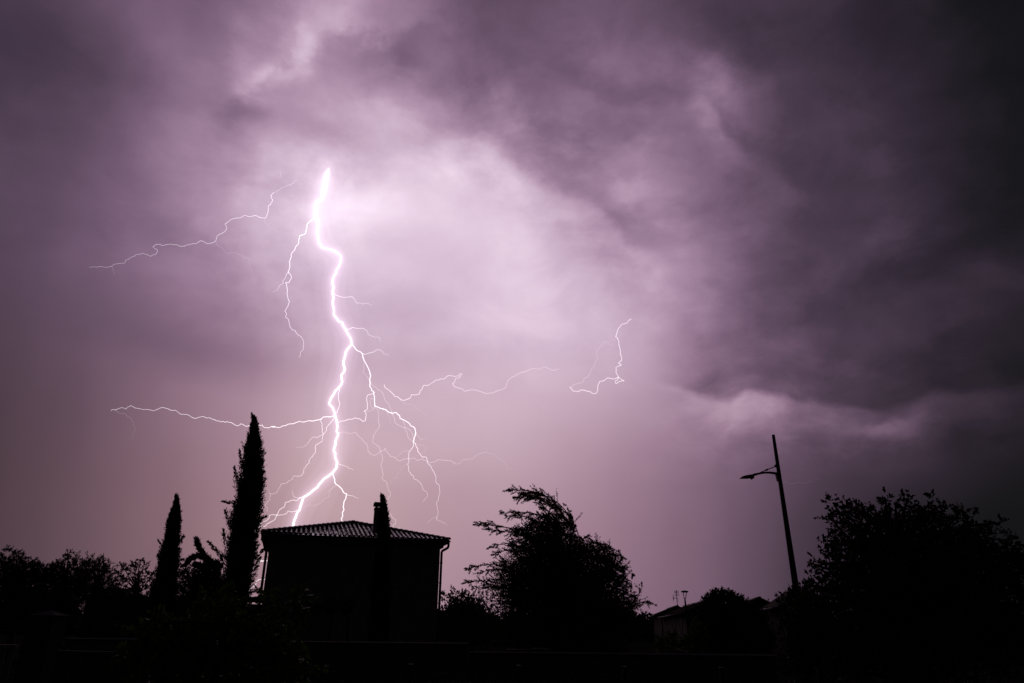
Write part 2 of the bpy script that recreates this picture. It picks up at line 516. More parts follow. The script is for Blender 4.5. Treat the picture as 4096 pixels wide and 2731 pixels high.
# side and rear slopes: tile rolls joined
side = MB()
for face in (1, 2, 3):
    A = Matrix.Translation((HW / 2, HW / 2, 0)) @ Matrix.Rotation(face * math.pi / 2, 4, 'Z') @ Matrix.Translation((-HW / 2, -HW / 2, 0))
    for i in range(NC):
        x = (i + .5) * pitch_x
        tm = SL * (1 - abs(2 * x / HW - 1))
        if tm < .2: continue
        p0 = A @ (Matrix.Translation((x, 0, ZE)) @ rx @ Vector((0, -.1, .07)))
        p1 = A @ (Matrix.Translation((x, 0, ZE)) @ rx @ Vector((0, tm, .07)))
        side.tube([p0, p1], .075, 6)
so = side.build('side_tiles', 'tile', house, True); so['kind'] = 'stuff'

# hip tiles
hip_v, hip_f = half_tube(.125, .105, .46, .016, True)
hip = None
for (cx, cy) in ((0, 0), (HW, 0), (0, HW), (HW, HW)):
    c = Vector((cx, cy, ZE + .10)); a = Vector((HW / 2, HW / 2, ZE + RH + .13))
    d = a - c; Ld = d.length; d.normalize()
    nh = int(Ld / .34) + 1
    side_v = d.cross(Vector((0, 0, 1))).normalized(); upv = side_v.cross(d)
    rot = Matrix((side_v, d, upv)).transposed().to_4x4()
    for k in range(nh):
        p = c + d * (-.06 + k * .34)
        if hip is None:
            hip = mesh_obj('hip_tile', hip_v, hip_f, 'tile', house, False); o = hip
        else:
            o = hip.copy(); COL.objects.link(o); o.parent = house
        o.matrix_local = Matrix.Translation(p) @ rot @ Matrix.Rotation(-.035 + rng.uniform(-.01, .01), 4, 'X')
knob = MB().tube([(HW / 2, HW / 2, ZE + RH + .06), (HW / 2, HW / 2, ZE + RH + .20), (HW / 2, HW / 2, ZE + RH + .235)], [.20, .17, .06], 10)
knob.build('ridge_cap', 'tile', house, True)

# gutters on both side eaves, ogee section, with swan-neck downpipes at the front corners
for sgn, x0 in ((-1, 0.0), (1, HW)):
    ring = [(x0 - sgn * .03, -.05, ZE + .015), (x0 + sgn * .125, -.05, ZE + .015), (x0 + sgn * .12, -.05, ZE - .005), (x0 + sgn * .07, -.05, ZE - .05),
            (x0 + sgn * .045, -.05, ZE - .10), (x0 - sgn * .03, -.05, ZE - .12)]
    if sgn > 0: ring = ring[::-1]
    MB().prism(ring, (0, HW + .1, 0)).build('gutter', 'zinc', house)
    xw = OV if sgn < 0 else HW - OV            # wall corner
    xp = xw + sgn * (.10 if sgn < 0 else .088)
    yp = OV + .02
    zt = ZE - .1
    pts = [(x0 + sgn * .02, .06, zt + .03), (x0 + sgn * .02, .06, zt - .10), (x0 + sgn * .012, .07, zt - .17)]
    for k in range(1, 6):
        f = k / 6; g = f * f * (3 - 2 * f)
        pts.append((x0 + sgn * .012 + (xp - x0 - sgn * .012) * g, .07 + (yp - .07) * g, zt - .17 - .22 * f))
    pts += [(xp, yp, zt - .42), (xp, yp, zt - .50), (xp, yp, .25)]
    dp = MB().tube(pts, .062, 10).build('downpipe', 'zinc', house, True)
    for zb in np.arange(.8, zt - .6, .95):
        zb = float(zb)
        b = MB().tube([(xp, yp, zb), (xp, yp, zb + .05)], .072, 10)
        b.box(min(xp, xw) + .0, max(xp, xw), yp - .012, yp + .012, zb + .015, zb + .035)
        b.build('bracket', 'zinc', dp)

# roller shutter window on the front wall
sxl, sxr, szb, szt = None, None, None, None


def on_front(px, py):
    """house-local point where a pixel's ray meets the front wall"""
    d = ray(px, py); o = Vector((0, 0, EYE)); p0 = HL + ey_ * OV
    t = (p0 - o).dot(ey_) / d.dot(ey_)
    q = o + d * t - Vector((HL.x, HL.y, 0))
    return q.dot(ex_), q.z


wx0, wz1 = on_front(1172, 2425); wx1, wz0 = on_front(1300, 2551)
win = MB().box(wx0, wx1, OV - .004, OV + .05, wz0, wz1).build('window', 'glass', house)
MB().box(wx0 - .05, wx1 + .05, OV - .11, OV - .006, wz1 - .02, wz1 + .20).build('shutter_box', 'trim', win)
MB().box(wx0 - .08, wx1 + .08, OV - .10, OV - .006, wz0 - .07, wz0 - .002).build('sill', 'trim', win)
ns = 22
slat = None
for k in range(ns):
    z0 = wz0 + (wz1 - wz0 - .02) * k / ns
    h = (wz1 - wz0 - .02) / ns
    if slat is None:
        slat = MB().box(wx0 + .01, wx1 - .01, OV - .045, OV - .012, 0, h - .012).build('slat', 'shutter', win); slat.location = (0, 0, z0)
    else:
        copy_of(slat, win, (0, rng.uniform(-.002, .002), z0))

# chimney
cx, _ = on_front(1519, 2110)
chy = 1.35
zr = ZE + RH * chy / (HW / 2)


def chim_pt(px, py):
    d = ray(px, py); o = Vector((0, 0, EYE)); p0 = HL + ey_ * chy
    t = (p0 - o).dot(ey_) / d.dot(ey_)
    q = o + d * t - Vector((HL.x, HL.y, 0))
    return q.dot(ex_), q.z


c0, zc = chim_pt(1503, 2026); c1, _ = chim_pt(1541, 2026)
k0, zk0 = chim_pt(1498, 2018); k1, zk1 = chim_pt(1544, 2008)
cc = (c0 + c1) / 2; cw = (c1 - c0) / 2
ch = MB().box(cc - cw * 1.06, cc + cw * 1.06, chy, chy + .5, zr - .35, zc - .10).build('chimney', 'plaster', house)
MB().box(cc - cw * 1.14, cc + cw * 1.14, chy - .04, chy + .54, zc - .098, zc).build('crown', 'coping', ch)
for qx in (cc - cw * .86, cc + cw * .70):
    for qy in (chy + .02, chy + .40):
        MB().box(qx, qx + .07, qy, qy + .07, zc + .001, zk0 - .001).build('cap_post', 'coping', ch)
MB().box(k0, k1, chy - .05, chy + .55, zk0, zk1).build('cap_slab', 'coping', ch)
fl = MB().quad((cc - cw - .35, chy - .10, zr + .13), (cc - cw - .05, chy - .10, zr + .12), (cc - cw - .05, chy + .3, zr + .23), (cc - cw - .35, chy + .25, zr + .22))
fl.build('flashing', 'steel', ch)

# low tiled wing behind the left corner
ax0 = -1.9
wing = MB()
zwa = at(1045, 2388, HL.y + 3.0).z; zwb = at(975, 2408, HL.y + 3.0).z
xa = OV - .003
wing.v += [(xa, 3.0, zwa), (xa, 6.0, zwa), (ax0, 6.0, zwb), (ax0, 3.0, zwb), (xa, 3.0, zwa - .10), (xa, 6.0, zwa - .10), (ax0, 6.0, zwb - .10), (ax0, 3.0, zwb - .10)]
wing.f += [(0, 1, 2, 3), (7, 6, 5, 4), (0, 3, 7, 4), (1, 0, 4, 5), (2, 1, 5, 6), (3, 2, 6, 7)]
wg = wing.build('lean_to_roof', 'fartile', house)
MB().box(ax0 + .25, xa - .002, 3.2, 5.8, 0, zwb - .06).build('wall', 'plaster', house)
ltile = None
dxx, dzz = ax0 - xa, zwb - zwa
la = math.atan2(dzz, dxx)
for k in range(14):
    y = 3.08 + k * .22
    for r_ in range(5):
        f = r_ / 5
        m4 = Matrix.Translation((xa + dxx * (f + .2), y, zwa + dzz * (f + .2) + .03)) @ Matrix.Rotation(math.pi / 2 * -1, 4, 'Z') @ Matrix.Rotation(math.atan2(zwa - zwb, -dxx), 4, 'X')
        if ltile is None:
            ltile = mesh_obj('cover_tile', cover_v, cover_f, 'tile', wg, True); o = ltile
        else:
            o = ltile.copy(); COL.objects.link(o); o.parent = wg
        o.matrix_local = m4


# ------------------------------------------------------------------ far houses (gable roofs)
def unit_perp(b):
    return Vector((b.y, -b.x, 0)).normalized()


def gable_house(label, rpx, epx, fpx, Y, m='plaster2', windows=(), group='houses beyond the garden wall', ov=.35):
    E2 = at(epx[0], epx[1], Y)
    E1 = at_z(fpx[0], fpx[1], E2.z)
    back = (E1 - E2); L = back.length; back.normalize()
    lo, hi = Y * .6, Y * 1.6
    g = lambda y: (at(rpx[0], rpx[1], y) - E2).dot(Vector((back.x, back.y, 0)))
    sl, sh = g(lo), g(hi)
    for _ in range(60):
        mid = (lo + hi) / 2
        if (g(mid) > 0) == (sh > 0): hi = mid
        else: lo = mid
    R2 = at(rpx[0], rpx[1], (lo + hi) / 2)
    side_ = (R2 - E2); h = side_.z; side_.z = 0; w = side_.length; side_.normalize()
    root = thing('house', (E2.x, E2.y, 0), label, 'house', group)
    P = lambda s, b, z: side_ * s + back * b + Vector((0, 0, z))
    ze = E2.z
    wl = MB()
    a0, a1, b0, b1 = ov, 2 * w - ov, ov * .6, L - ov * .6
    zt_ = ze - .1 + h * ov / w
    zr_ = ze + h - .16
    ring = [P(a0, b0, 0), P(a1, b0, 0), P(a1, b0, zt_), P(w, b0, zr_), P(a0, b0, zt_)]
    wl.prism(ring, back * (b1 - b0))
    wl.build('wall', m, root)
    rf = MB()
    for s0, s1 in ((0, w), (2 * w, w)):
        q = [P(s0, 0, ze), P(s0, L, ze), P(s1, L, ze + h), P(s1, 0, ze + h)]
        if s0 > s1: q = q[::-1]
        q2 = [Vector(p) - Vector((0, 0, .11)) for p in q]
        bi = len(rf.v); rf.v += [tuple(p) for p in q] + [tuple(p) for p in q2]
        rf.f += [tuple(bi + i for i in f) for f in ((3, 2, 1, 0), (4, 5, 6, 7), (0, 1, 5, 4), (1, 2, 6, 5), (2, 3, 7, 6), (3, 0, 4, 7))]
    r_o = rf.build('roof', 'fartile', root)
    tl = MB()
    nb = int(L / .26)
    for i in range(nb):
        b = (i + .5) * L / nb
        for s0 in (0, 2 * w):
            tl.tube([P(s0, b, ze + .012), P(w, b, ze + h + .012)], .07, 5)
    t_o = tl.build('tile_rows', 'fartile', r_o, True); t_o['kind'] = 'stuff'
    MB().tube([P(w, -.03, ze + h + .03), P(w, L + .03, ze + h + .03)], .13, 8).build('ridge', 'fartile', r_o, True)
    gs = P(-.06, 0, ze - .04)
    MB().tube([gs, gs + back * L], .07, 8).build('gutter', 'zinc', root, True)
    for (b, wd, z0, z1) in windows:                       # on the wall under the near eave
        f = lambda s, bb, z: P(ov + s, bb, z)
        def slab(b0, b1, z0, z1, s0, s1):
            mb = MB(); ring = [f(s0, b0, z0), f(s0, b1, z0), f(s0, b1, z1), f(s0, b0, z1)]
            return mb.prism(ring, side_ * (s1 - s0))
        wo_ = slab(b, b + wd, z0, z1, -.02, .05).build('window', 'glass', root)
        t_ = .13
        for (u0, u1, y0, y1, nm) in ((b - t_, b - .002, z0, z1, 'frame'), (b + wd + .002, b + wd + t_, z0, z1, 'frame'), (b - t_, b + wd + t_, z1 + .002, z1 + t_, 'lintel'), (b - t_, b + wd + t_, z0 - t_, z0 - .002, 'sill')):
            slab(u0, u1, y0, y1, -.045, -.003).build(nm, 'trim', wo_)
    return root, P, ze, h, w, L, back


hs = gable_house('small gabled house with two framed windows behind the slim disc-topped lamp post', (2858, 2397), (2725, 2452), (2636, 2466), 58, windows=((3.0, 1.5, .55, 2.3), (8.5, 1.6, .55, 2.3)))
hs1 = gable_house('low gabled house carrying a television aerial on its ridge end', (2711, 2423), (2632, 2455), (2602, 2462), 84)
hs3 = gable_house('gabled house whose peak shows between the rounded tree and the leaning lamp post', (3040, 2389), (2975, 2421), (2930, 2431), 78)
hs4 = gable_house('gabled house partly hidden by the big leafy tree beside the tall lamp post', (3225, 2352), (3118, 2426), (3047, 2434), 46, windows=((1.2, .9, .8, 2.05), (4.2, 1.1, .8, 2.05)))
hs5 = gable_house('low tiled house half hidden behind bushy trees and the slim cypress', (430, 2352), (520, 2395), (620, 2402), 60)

# television aerial on the ridge
rid = at(2710, 2426, 84)
an = thing('television_aerial', rid, 'thin television aerial with three element arrays on a mast above the low roof', 'aerial')
top = at(2707, 2358, 84) - rid
an_s = mpp(rid)
MB().tube([(0, 0, -.1), (0, 0, top.z)], .035, 6).build('mast', 'metal', an)


def array_(name, x0, x1, z, n, hgt):
    mb = MB().tube([(x0 * an_s, 0, z * an_s), (x1 * an_s, 0, z * an_s)], .03, 5)
    for k in range(n):
        x = (x0 + (x1 - x0) * k / (n - 1)) * an_s
        mb.tube([(x, 0, (z - hgt) * an_s), (x, 0, (z + hgt) * an_s)], .017, 4)
    mb.build(name, 'metal', an)


array_('element_array', -9, 8, 57, 4, 6); array_('element_array', -7, 9, 46, 3, 4)
mb = MB().tube([(-14 * an_s, 0, 34 * an_s), (0, 0, 34 * an_s)], .03, 5)
for k in range(4): mb.tube([((-15 + k * 1.5) * an_s, .1 * k, (21 + k * 3) * an_s), ((-15 + k * 1.5) * an_s, .1 * k, (48 - k * 3) * an_s)], .017, 4)
mb.build('element_array', 'metal', an)
MB().tube([(0, 0, 20 * an_s), (4 * an_s, 0, 20 * an_s), (4 * an_s, 0, 36 * an_s)], .017, 4).build('stub', 'metal', an)

# ------------------------------------------------------------------ lamp posts
YL = 18.0
b_ = at(3186, 2365, YL); t_ = at(3093, 1737, YL)
lamp = thing('street_lamp', (b_.x, YL, 0), 'tall tapered pole lamp with one curved arm and tie rod, unlit, beside the big tree', 'street lamp')
rb, rt = 12.8 * mpp(b_), 6.1 * mpp(t_)
ppm = mpp(at(3110, 1890, YL))
x_at = lambda z: (t_.x - b_.x) * (z - b_.z) / (t_.z - b_.z)
slope_r = (rt - rb) / (t_.z - b_.z)
pole = MB().tube([(x_at(0), 0, 0), (x_at(b_.z), 0, b_.z), (x_at(t_.z), 0, t_.z)], [rb - slope_r * b_.z, rb, rt], 20).build('pole', 'metal', lamp, True)


def lp(px, py): return at(px, py, YL) - Vector((b_.x, YL, 0))


arm = [lp(3112, 1893), lp(3096, 1890), lp(3080, 1888), lp(3063, 1888), lp(3045, 1890), lp(3030, 1893), lp(3016, 1897)]
MB().tube(arm, [5.5 * ppm, 5 * ppm, 4.6 * ppm, 4.2 * ppm, 4.2 * ppm, 4.4 * ppm, 5 * ppm], 10).build('arm', 'metal', lamp, True)
br = MB()
q = [lp(3101, 1888), lp(3109, 1887), lp(3116, 1922), lp(3110, 1922)]
br.prism([p - Vector((0, .05, 0)) for p in q], (0, .10, 0)); br.build('bracket', 'metal', lamp)
MB().tube([lp(3104, 1862), lp(3072, 1875), lp(3042, 1887)], .012, 6).build('tie_rod', 'metal', lamp)
MB().tube([lp(3072, 1874.5), lp(3062, 1879)], .022, 6).build('turnbuckle', 'metal', lamp)
MB().tube([lp(3103, 1857), lp(3104, 1866)], .035, 6).build('tie_plate', 'metal', lamp)
# lantern: flat teardrop body
prof = [(2957, 1914, 0.4, .3), (2964, 1910, 3.4, 6), (2973, 1907.5, 6.2, 10), (2985, 1906, 7.8, 12), (2998, 1904.5, 8.4, 12), (3008, 1902.5, 8.0, 10), (3015, 1899, 5.5, 7), (3021, 1896, 4.8, 5)]
hv = MB(); n = 14
for (px, py, hh, ww) in prof:
    c = lp(px, py)
    for k in range(n):
        a = 2 * math.pi * k / n
        zz_ = math.sin(a) * hh * ppm * (1.0 if math.sin(a) > 0 else .85)
        hv.v.append((c.x, c.y + math.cos(a) * ww * ppm, c.z + zz_))
for i in range(len(prof) - 1):
    for k in range(n):
        a, c = i * n + k, i * n + (k + 1) % n
        hv.f.append((a, c, c + n, a + n))
hv.f.append(tuple(range(n - 1, -1, -1))); hv.f.append(tuple((len(prof) - 1) * n + k for k in range(n)))
head = hv.build('lantern', 'metal', lamp, True)
MB().prism([lp(3006, 1909), lp(3017, 1903), lp(3017, 1910), lp(3009, 1914)], (0, .10, 0)).build('ballast_box', 'metal', head)
MB().tube([lp(3013, 1893), lp(3019, 1901)], .045, 8).build('collar', 'metal', head)

YB = 57.0
h_ = at(2740, 2364, YB); pm = mpp(h_)
lamp2 = thing('street_lamp', (at(2751, 2480, YB).x, YB, 0), 'short post lamp with flat disc head on a forked stem before the small house', 'street lamp')
hx = h_.x - lamp2.location.x
l2 = lambda px, py: at(px, py, YB) - Vector((lamp2.location.x, YB, 0))
zf = l2(2740, 2398).z
MB().tube([(0, 0, 0), (l2(2741, 2405).x, 0, zf - .2), (l2(2740, 2398).x, 0, zf)], [4.2 * pm, 3.4 * pm, 3.2 * pm], 10).build('post', 'metal', lamp2, True)
for s_, (ux, uy) in ((-1, (2733, 2367)), (1, (2746, 2367))):
    MB().tube([l2(2740, 2398), l2((2740 * .4 + ux * .6), 2386), l2(ux, uy)], [2.0 * pm, 1.5 * pm, 1.5 * pm], 8).build('fork_arm', 'metal', lamp2, True)
c = l2(2739, 2364)
MB().tube([c - Vector((0, 0, 3.4 * pm)), c - Vector((0, 0, 2.6 * pm)), c, c + Vector((0, 0, 2.6 * pm)), c + Vector((0, 0, 3.4 * pm))], [10 * pm, 13.5 * pm, 14.8 * pm, 13 * pm, 8 * pm], 20).build('disc_head', 'metal', lamp2, True)
MB().tube([c + Vector((0, 0, 3.2 * pm)), c + Vector((0, 0, 5.2 * pm))], 1.6 * pm, 6).build('photocell', 'metal', lamp2)

# ------------------------------------------------------------------ garden walls, pillar, gates, wire fence
YW = 16.0


def garden_wall(label, pxl, pyl, pxr, pyr, Y, Yr=None, group='rendered garden walls'):
    a = at(pxl, pyl, Y); b = at(pxr, pyr, Yr or Y)
    L = (Vector((b.x, b.y, 0)) - Vector((a.x, a.y, 0))).length
    rz = math.atan2(b.y - a.y, b.x - a.x)
    zt = (a.z + b.z) / 2
    root = thing('garden_wall', (a.x, a.y, 0), label, 'wall', group, rz)
    MB().box(0, L, 0, .2, -.1, zt - .052).build('wall_body', 'wallcoat', root)
    nseg = max(1, int(L / 1.0)); step = L / nseg; cp = None
    for k in range(nseg):
        if cp is None:
            mb = MB(); ring = [(.004, -.045, zt - .05), (.004, .245, zt - .05), (.004, .245, zt - .022), (.004, .1, zt), (.004, -.045, zt - .022)]
            cp = mb.prism(ring[::-1], (step - .008, 0, 0)).build('coping_slab', 'coping', root)
        else:
            copy_of(cp, root, (k * step, 0, rng.uniform(-.003, .003)))
    return root


garden_wall('taller garden wall section with pale coping in front of the house', 1150, 2560, 1872, 2568, YW)
garden_wall('long lower garden wall with pale coping in front of the swaying tree', 1876, 2600, 3102, 2618, YW)
garden_wall('short garden wall section with bright coping right behind the wooden gate', 265, 2546, 1148, 2560, YW)

YP = 9.0
pl = at(100, 2520, YP); ps = mpp(at(170, 2600, YP))
pil = thing('gate_pillar', (at(142, 2560, YP).x, YP, 0), 'square stone block gate pillar with pyramid cap between the two gates', 'pillar')
pw = 102 * ps / 2
ztop = at(175, 2472, YP).z
nb = 6; bh = (ztop) / nb; blk = None
for k in range(nb):
    for s_ in (0, 1):
        xa_, xb_ = ((-pw, pw * .3 - .004), (pw * .3 + .004, pw)) if k % 2 == 0 else ((-pw, -pw * .3 - .004), (-pw * .3 + .004, pw))
        u = (xa_, xb_)[0], (xa_, xb_)[1]
        lo_, hi_ = (xa_ if s_ == 0 else xb_) if False else ((-pw, (pw * .3 if k % 2 == 0 else -pw * .3) - .004) if s_ == 0 else ((pw * .3 if k % 2 == 0 else -pw * .3) + .004, pw))
        MB().box(lo_, hi_, rng.uniform(-.004, .004), 2 * pw, k * bh + .004, (k + 1) * bh - .004).build('stone_block', 'stone', pil)
MB().box(-pw + .01, pw - .01, .012, 2 * pw - .012, .0, ztop - .01).build('mortar_core', 'wallcoat', pil)
cw_ = 59 * ps
cap = MB(); zc_ = ztop + .002; y0_, y1_ = pw - cw_, pw + cw_
cap.v += [(-cw_, y0_, zc_), (cw_, y0_, zc_), (cw_, y1_, zc_), (-cw_, y1_, zc_), (-cw_, y0_, zc_ + .035), (cw_, y0_, zc_ + .035), (cw_, y1_, zc_ + .035), (-cw_, y1_, zc_ + .035), (0, pw, zc_ + .035 + .055)]
cap.f += [(3, 2, 1, 0), (0, 1, 5, 4), (1, 2, 6, 5), (2, 3, 7, 6), (3, 0, 4, 7), (4, 5, 8), (5, 6, 8), (6, 7, 8), (7, 4, 8)]
cap.build('cap', 'coping', pil)

# wooden gate leaf right of the pillar
ga = at(232, 2595, YP + .1); gb = at(560, 2611, YP - .25)
gate = thing('wooden_gate', (ga.x, ga.y, 0), 'solid plank gate with pale top rail and lever handle beside the stone pillar', 'gate', rz=math.atan2(gb.y - ga.y, gb.x - ga.x))
GL = (Vector((gb.x, gb.y, 0)) - Vector((ga.x, ga.y, 0))).length; gz = (ga.z + gb.z) / 2
npk = 8; pk = None
for k in range(npk):
    if pk is None: pk = MB().box(.004, GL / npk - .004, 0, .03, .08, gz - .035).build('plank', 'wood', gate)
    else: copy_of(pk, gate, (k * GL / npk, rng.uniform(-.003, .003), 0))
MB().box(0, GL, -.012, .045, gz - .033, gz).build('top_rail', 'trim', gate)
MB().box(0, GL, .033, .06, .25, .36).build('cross_rail', 'wood', gate)
hz = at(275, 2692, YP).z
hd = MB().box(.10, .14, -.012, -.001, hz - .12, hz + .08); hd.build('handle_plate', 'metal', gate)
MB().tube([(.12, -.012, hz), (.12, -.06, hz), (.24, -.062, hz + .004)], .011, 8).build('handle', 'steel', gate, True)

# pale slatted gate left of the pillar
la_ = at(-160, 2572, YP + .2); lb_ = at(66, 2576, YP + .2)
sg_ = thing('slatted_gate', (la_.x, la_.y, 0), 'pale metal gate of upright bars beside the stone pillar', 'gate', rz=math.atan2(lb_.y - la_.y, lb_.x - la_.x))
SLn = lb_.x - la_.x; sz = lb_.z
MB().box(0, SLn, -.01, .05, sz - .05, sz).build('top_rail', 'white', sg_)
MB().box(0, SLn, -.005, .045, .08, .13).build('bottom_rail', 'white', sg_)
nbar = 7; bar = None
for k in range(nbar):
    if bar is None: bar = MB().box(0, .055, .01, .03, .132, sz - .052).build('bar', 'white', sg_); bar.location = (.02, 0, 0)
    else: copy_of(bar, sg_, (.02 + k * (SLn - .1) / (nbar - 1), 0, 0))

# wire fence in front of the wall
YF = 9.6
fx = [1232, 1640, 2076, 2497, 2886]
fa = at(fx[0], 2655, YF)
fence = thing('wire_fence', (fa.x, YF, 0), 'low welded wire fence with slim dark posts in front of the garden wall', 'fence')
fz = at(1640, 2660, YF).z
xs = [at(p, 2680, YF).x - fa.x for p in fx]
xs.append(xs[-1] + xs[-1] - xs[-2])
for x in xs:
    pst = MB().box(x - .024, x + .024, -.024, .024, 0, fz).build('post', 'metal', fence)
    MB().box(x - .028, x + .028, -.028, .028, fz + .001, fz + .018).build('post_cap', 'metal', pst)
for a, b in zip(xs[:-1], xs[1:]):
    mb = MB()
    k = a + .05
    while k < b - .03:
        mb.box(k - .002, k + .002, -.002, .002, .03, fz - .04); k += .05
    z = .06
    while z < fz - .04:
        mb.box(a + .026, b - .026, -.0062, -.0022, z - .0025, z + .0025); z += .10
    o = mb.build('mesh_panel', 'steel', fence); o['kind'] = 'stuff'


# ------------------------------------------------------------------ foliage
def leaf_mesh(name, base, dirv, length, width, m, parent, rs, fold=.25):
    n = len(base)
    d = dirv / (np.linalg.norm(dirv, axis=1, keepdims=True) + 1e-9)
    r = rs.normal(size=(n, 3)); s = np.cross(d, r); s /= (np.linalg.norm(s, axis=1, keepdims=True) + 1e-9)
    u = np.cross(s, d)
    L = length[:, None]; Wd = width[:, None]
    v = np.empty((n, 4, 3))
    v[:, 0] = base
    v[:, 1] = base + d * L * .45 + s * Wd * .5 + u * Wd * fold
    v[:, 2] = base + d * L - u * L * .08
    v[:, 3] = base + d * L * .45 - s * Wd * .5 + u * Wd * fold
    me = bpy.data.meshes.new(name)
    me.vertices.add(n * 4); me.vertices.foreach_set('co', v.reshape(-1))
    me.loops.add(n * 4); me.loops.foreach_set('vertex_index', np.arange(n * 4, dtype=np.int32))
    me.polygons.add(n); me.polygons.foreach_set('loop_start', np.arange(0, n * 4, 4, dtype=np.int32))
    me.polygons.foreach_set('loop_total', np.full(n, 4, dtype=np.int32))
    me.update(calc_edges=True); me.validate()
    me.materials.append(M[m])
    o = bpy.data.objects.new(name, me); COL.objects.link(o)
    if parent: o.parent = parent
    return o


def bezier(a, b, c, n=6):
    return [a * (1 - t) ** 2 + b * 2 * t * (1 - t) + c * t * t for t in [k / n for k in range(n + 1)]]


def tree(name, label, cat, Y, base_px, clusters, leaf, m, seed, wind=(0, 0, 0), up=.3, cov=2.2, twig=.55, trunk_r=.16, group=None, fork=.35, narrow=.5, depth=1.0, per=14, single=0):
    rs = np.random.RandomState(seed); rg = random.Random(seed)
    bx = at(base_px, 2500, Y).x
    root = thing(name, (bx, Y, 0), label, cat, group)
    O = Vector((bx, Y, 0))
    wind = np.array(wind, float)
    cl = []
    cents = []
    for c in clusters:
        px, py, rp = c[:3]; cv = c[3] if len(c) > 3 else 1.0
        p = at(px, py, Y); r = rp * mpp(p)
        p = p + Vector((0, 0, 0))
        cents.append((p - O, r, cv))
    maxr = max(c[1] for c in cents)
    xs_ = [c[0].x for c in cents]; half = (max(xs_) - min(xs_)) / 2 + .3
    bases, dirs, lens = [], [], []
    limb = MB()
    top = max(c[0].z for c in cents); low = min(c[0].z for c in cents)
    fz = max(.35, low + (top - low) * fork)
    tx = sum(xs_) / len(xs_) * .5
    trunk_pts = [Vector((0, 0, -.1)), Vector((tx * .2 + rg.uniform(-.1, .1), 0, fz * .5)), Vector((tx * .6, 0, fz)), Vector((tx, 0, (fz + top) * .5))]
    tr = MB().tube(trunk_pts, [trunk_r, trunk_r * .8, trunk_r * .6, trunk_r * .3], 9)
    tr.build('trunk', 'bark', root, True)
    for (p, r, cv) in cents:
        f = min(1, abs(p.x) / half)
        dy = rg.uniform(-1, 1) * half * .55 * math.sqrt(max(.05, 1 - f * f)) * depth
        # keep the pixel: slide along the view ray
        d = (p + O - Vector((0, 0, EYE))); k = (Y + dy) / Y
        p2 = Vector((0, 0, EYE)) + d * k - O
        r2 = r * k
        st = trunk_pts[2] if p.z > fz else trunk_pts[1]
        if p.z > trunk_pts[3].z: st = trunk_pts[3] if rg.random() < .5 else trunk_pts[2]
        midp = (st + p2) * .5 + Vector((rg.uniform(-.1, .1), rg.uniform(-.1, .1), (p2 - st).length * .12))
        limb.tube(bezier(st, midp, p2, 5), [trunk_r * .32, trunk_r * .26, trunk_r * .2, trunk_r * .15, trunk_r * .1, trunk_r * .06], 5, False)
        area = .5 * leaf * leaf * narrow
        n = int(2.7 * cov * cv ** 1.5 * math.pi * r2 * r2 / area)
        nt = max(4, n // per)
        pos = rs.normal(size=(nt, 3)); pos /= np.linalg.norm(pos, axis=1, keepdims=True)
        pos *= (rs.rand(nt, 1) ** .45) * r2
        outd = pos / (np.linalg.norm(pos, axis=1, keepdims=True) + 1e-9)
        td = outd * .8 + rs.normal(size=(nt, 3)) * .45 + np.array([0, 0, up]) + wind
        td /= np.linalg.norm(td, axis=1, keepdims=True)
        tl = np.maximum(np.minimum(r2 * twig, 14 * leaf), 1.6 * leaf) * (.5 + rs.rand(nt))
        b0 = np.array(p2)[None] + pos * .8
        for i in range(nt):
            a = Vector(b0[i]); e_ = Vector(b0[i] + td[i] * tl[i])
            if i % 2 == 0:
                limb.tube([a, e_], [leaf * .07, leaf * .03], 3, False)
        t = (rs.rand(nt, per))
        lb = b0[:, None, :] + td[:, None, :] * (tl[:, None] * t)[:, :, None]
        ld = td[:, None, :] * .7 + rs.normal(size=(nt, per, 3)) * .6 + wind * .5
        bases.append(lb.reshape(-1, 3)); dirs.append(ld.reshape(-1, 3)); lens.append(leaf * (.6 + .7 * rs.rand(nt * per)))
    limb.build('limbs', 'bark', root)
    B = np.concatenate(bases); D = np.concatenate(dirs); Ln = np.concatenate(lens)
    if single:
        # the leaves nearest the viewer are separate parts
        idx = np.argsort(B[:, 1])[:single * 6]; rs.shuffle(idx); idx = idx[:single]
        keep = np.ones(len(B), bool); keep[idx] = False
        lv = [(0, 0, 0), (-.28, .3, .07), (-.24, .62, .08), (0, 1, -.06), (.24, .62, .08), (.28, .3, .07)]
        proto = mesh_obj('leaf', lv, [(0, 5, 4, 3), (0, 3, 2, 1)], m, root)
        for q_, i in enumerate(idx):
            o = proto if q_ == 0 else proto.copy()
            if q_: COL.objects.link(o); o.parent = root
            dv = Vector(D[i]).normalized()
            o.rotation_mode = 'QUATERNION'
            o.location = Vector(B[i]); o.rotation_quaternion = dv.to_track_quat('Y', 'Z') @ Matrix.Rotation(rg.uniform(-.9, .9), 3, 'Y').to_quaternion()
            s_ = float(Ln[i]) * 1.05; o.scale = (s_, s_, s_)
        B, D, Ln = B[keep], D[keep], Ln[keep]
    cr_ = leaf_mesh('crown', B, D, Ln, Ln * narrow, m, root, rs)
    if single: cr_['kind'] = 'stuff'
    return root


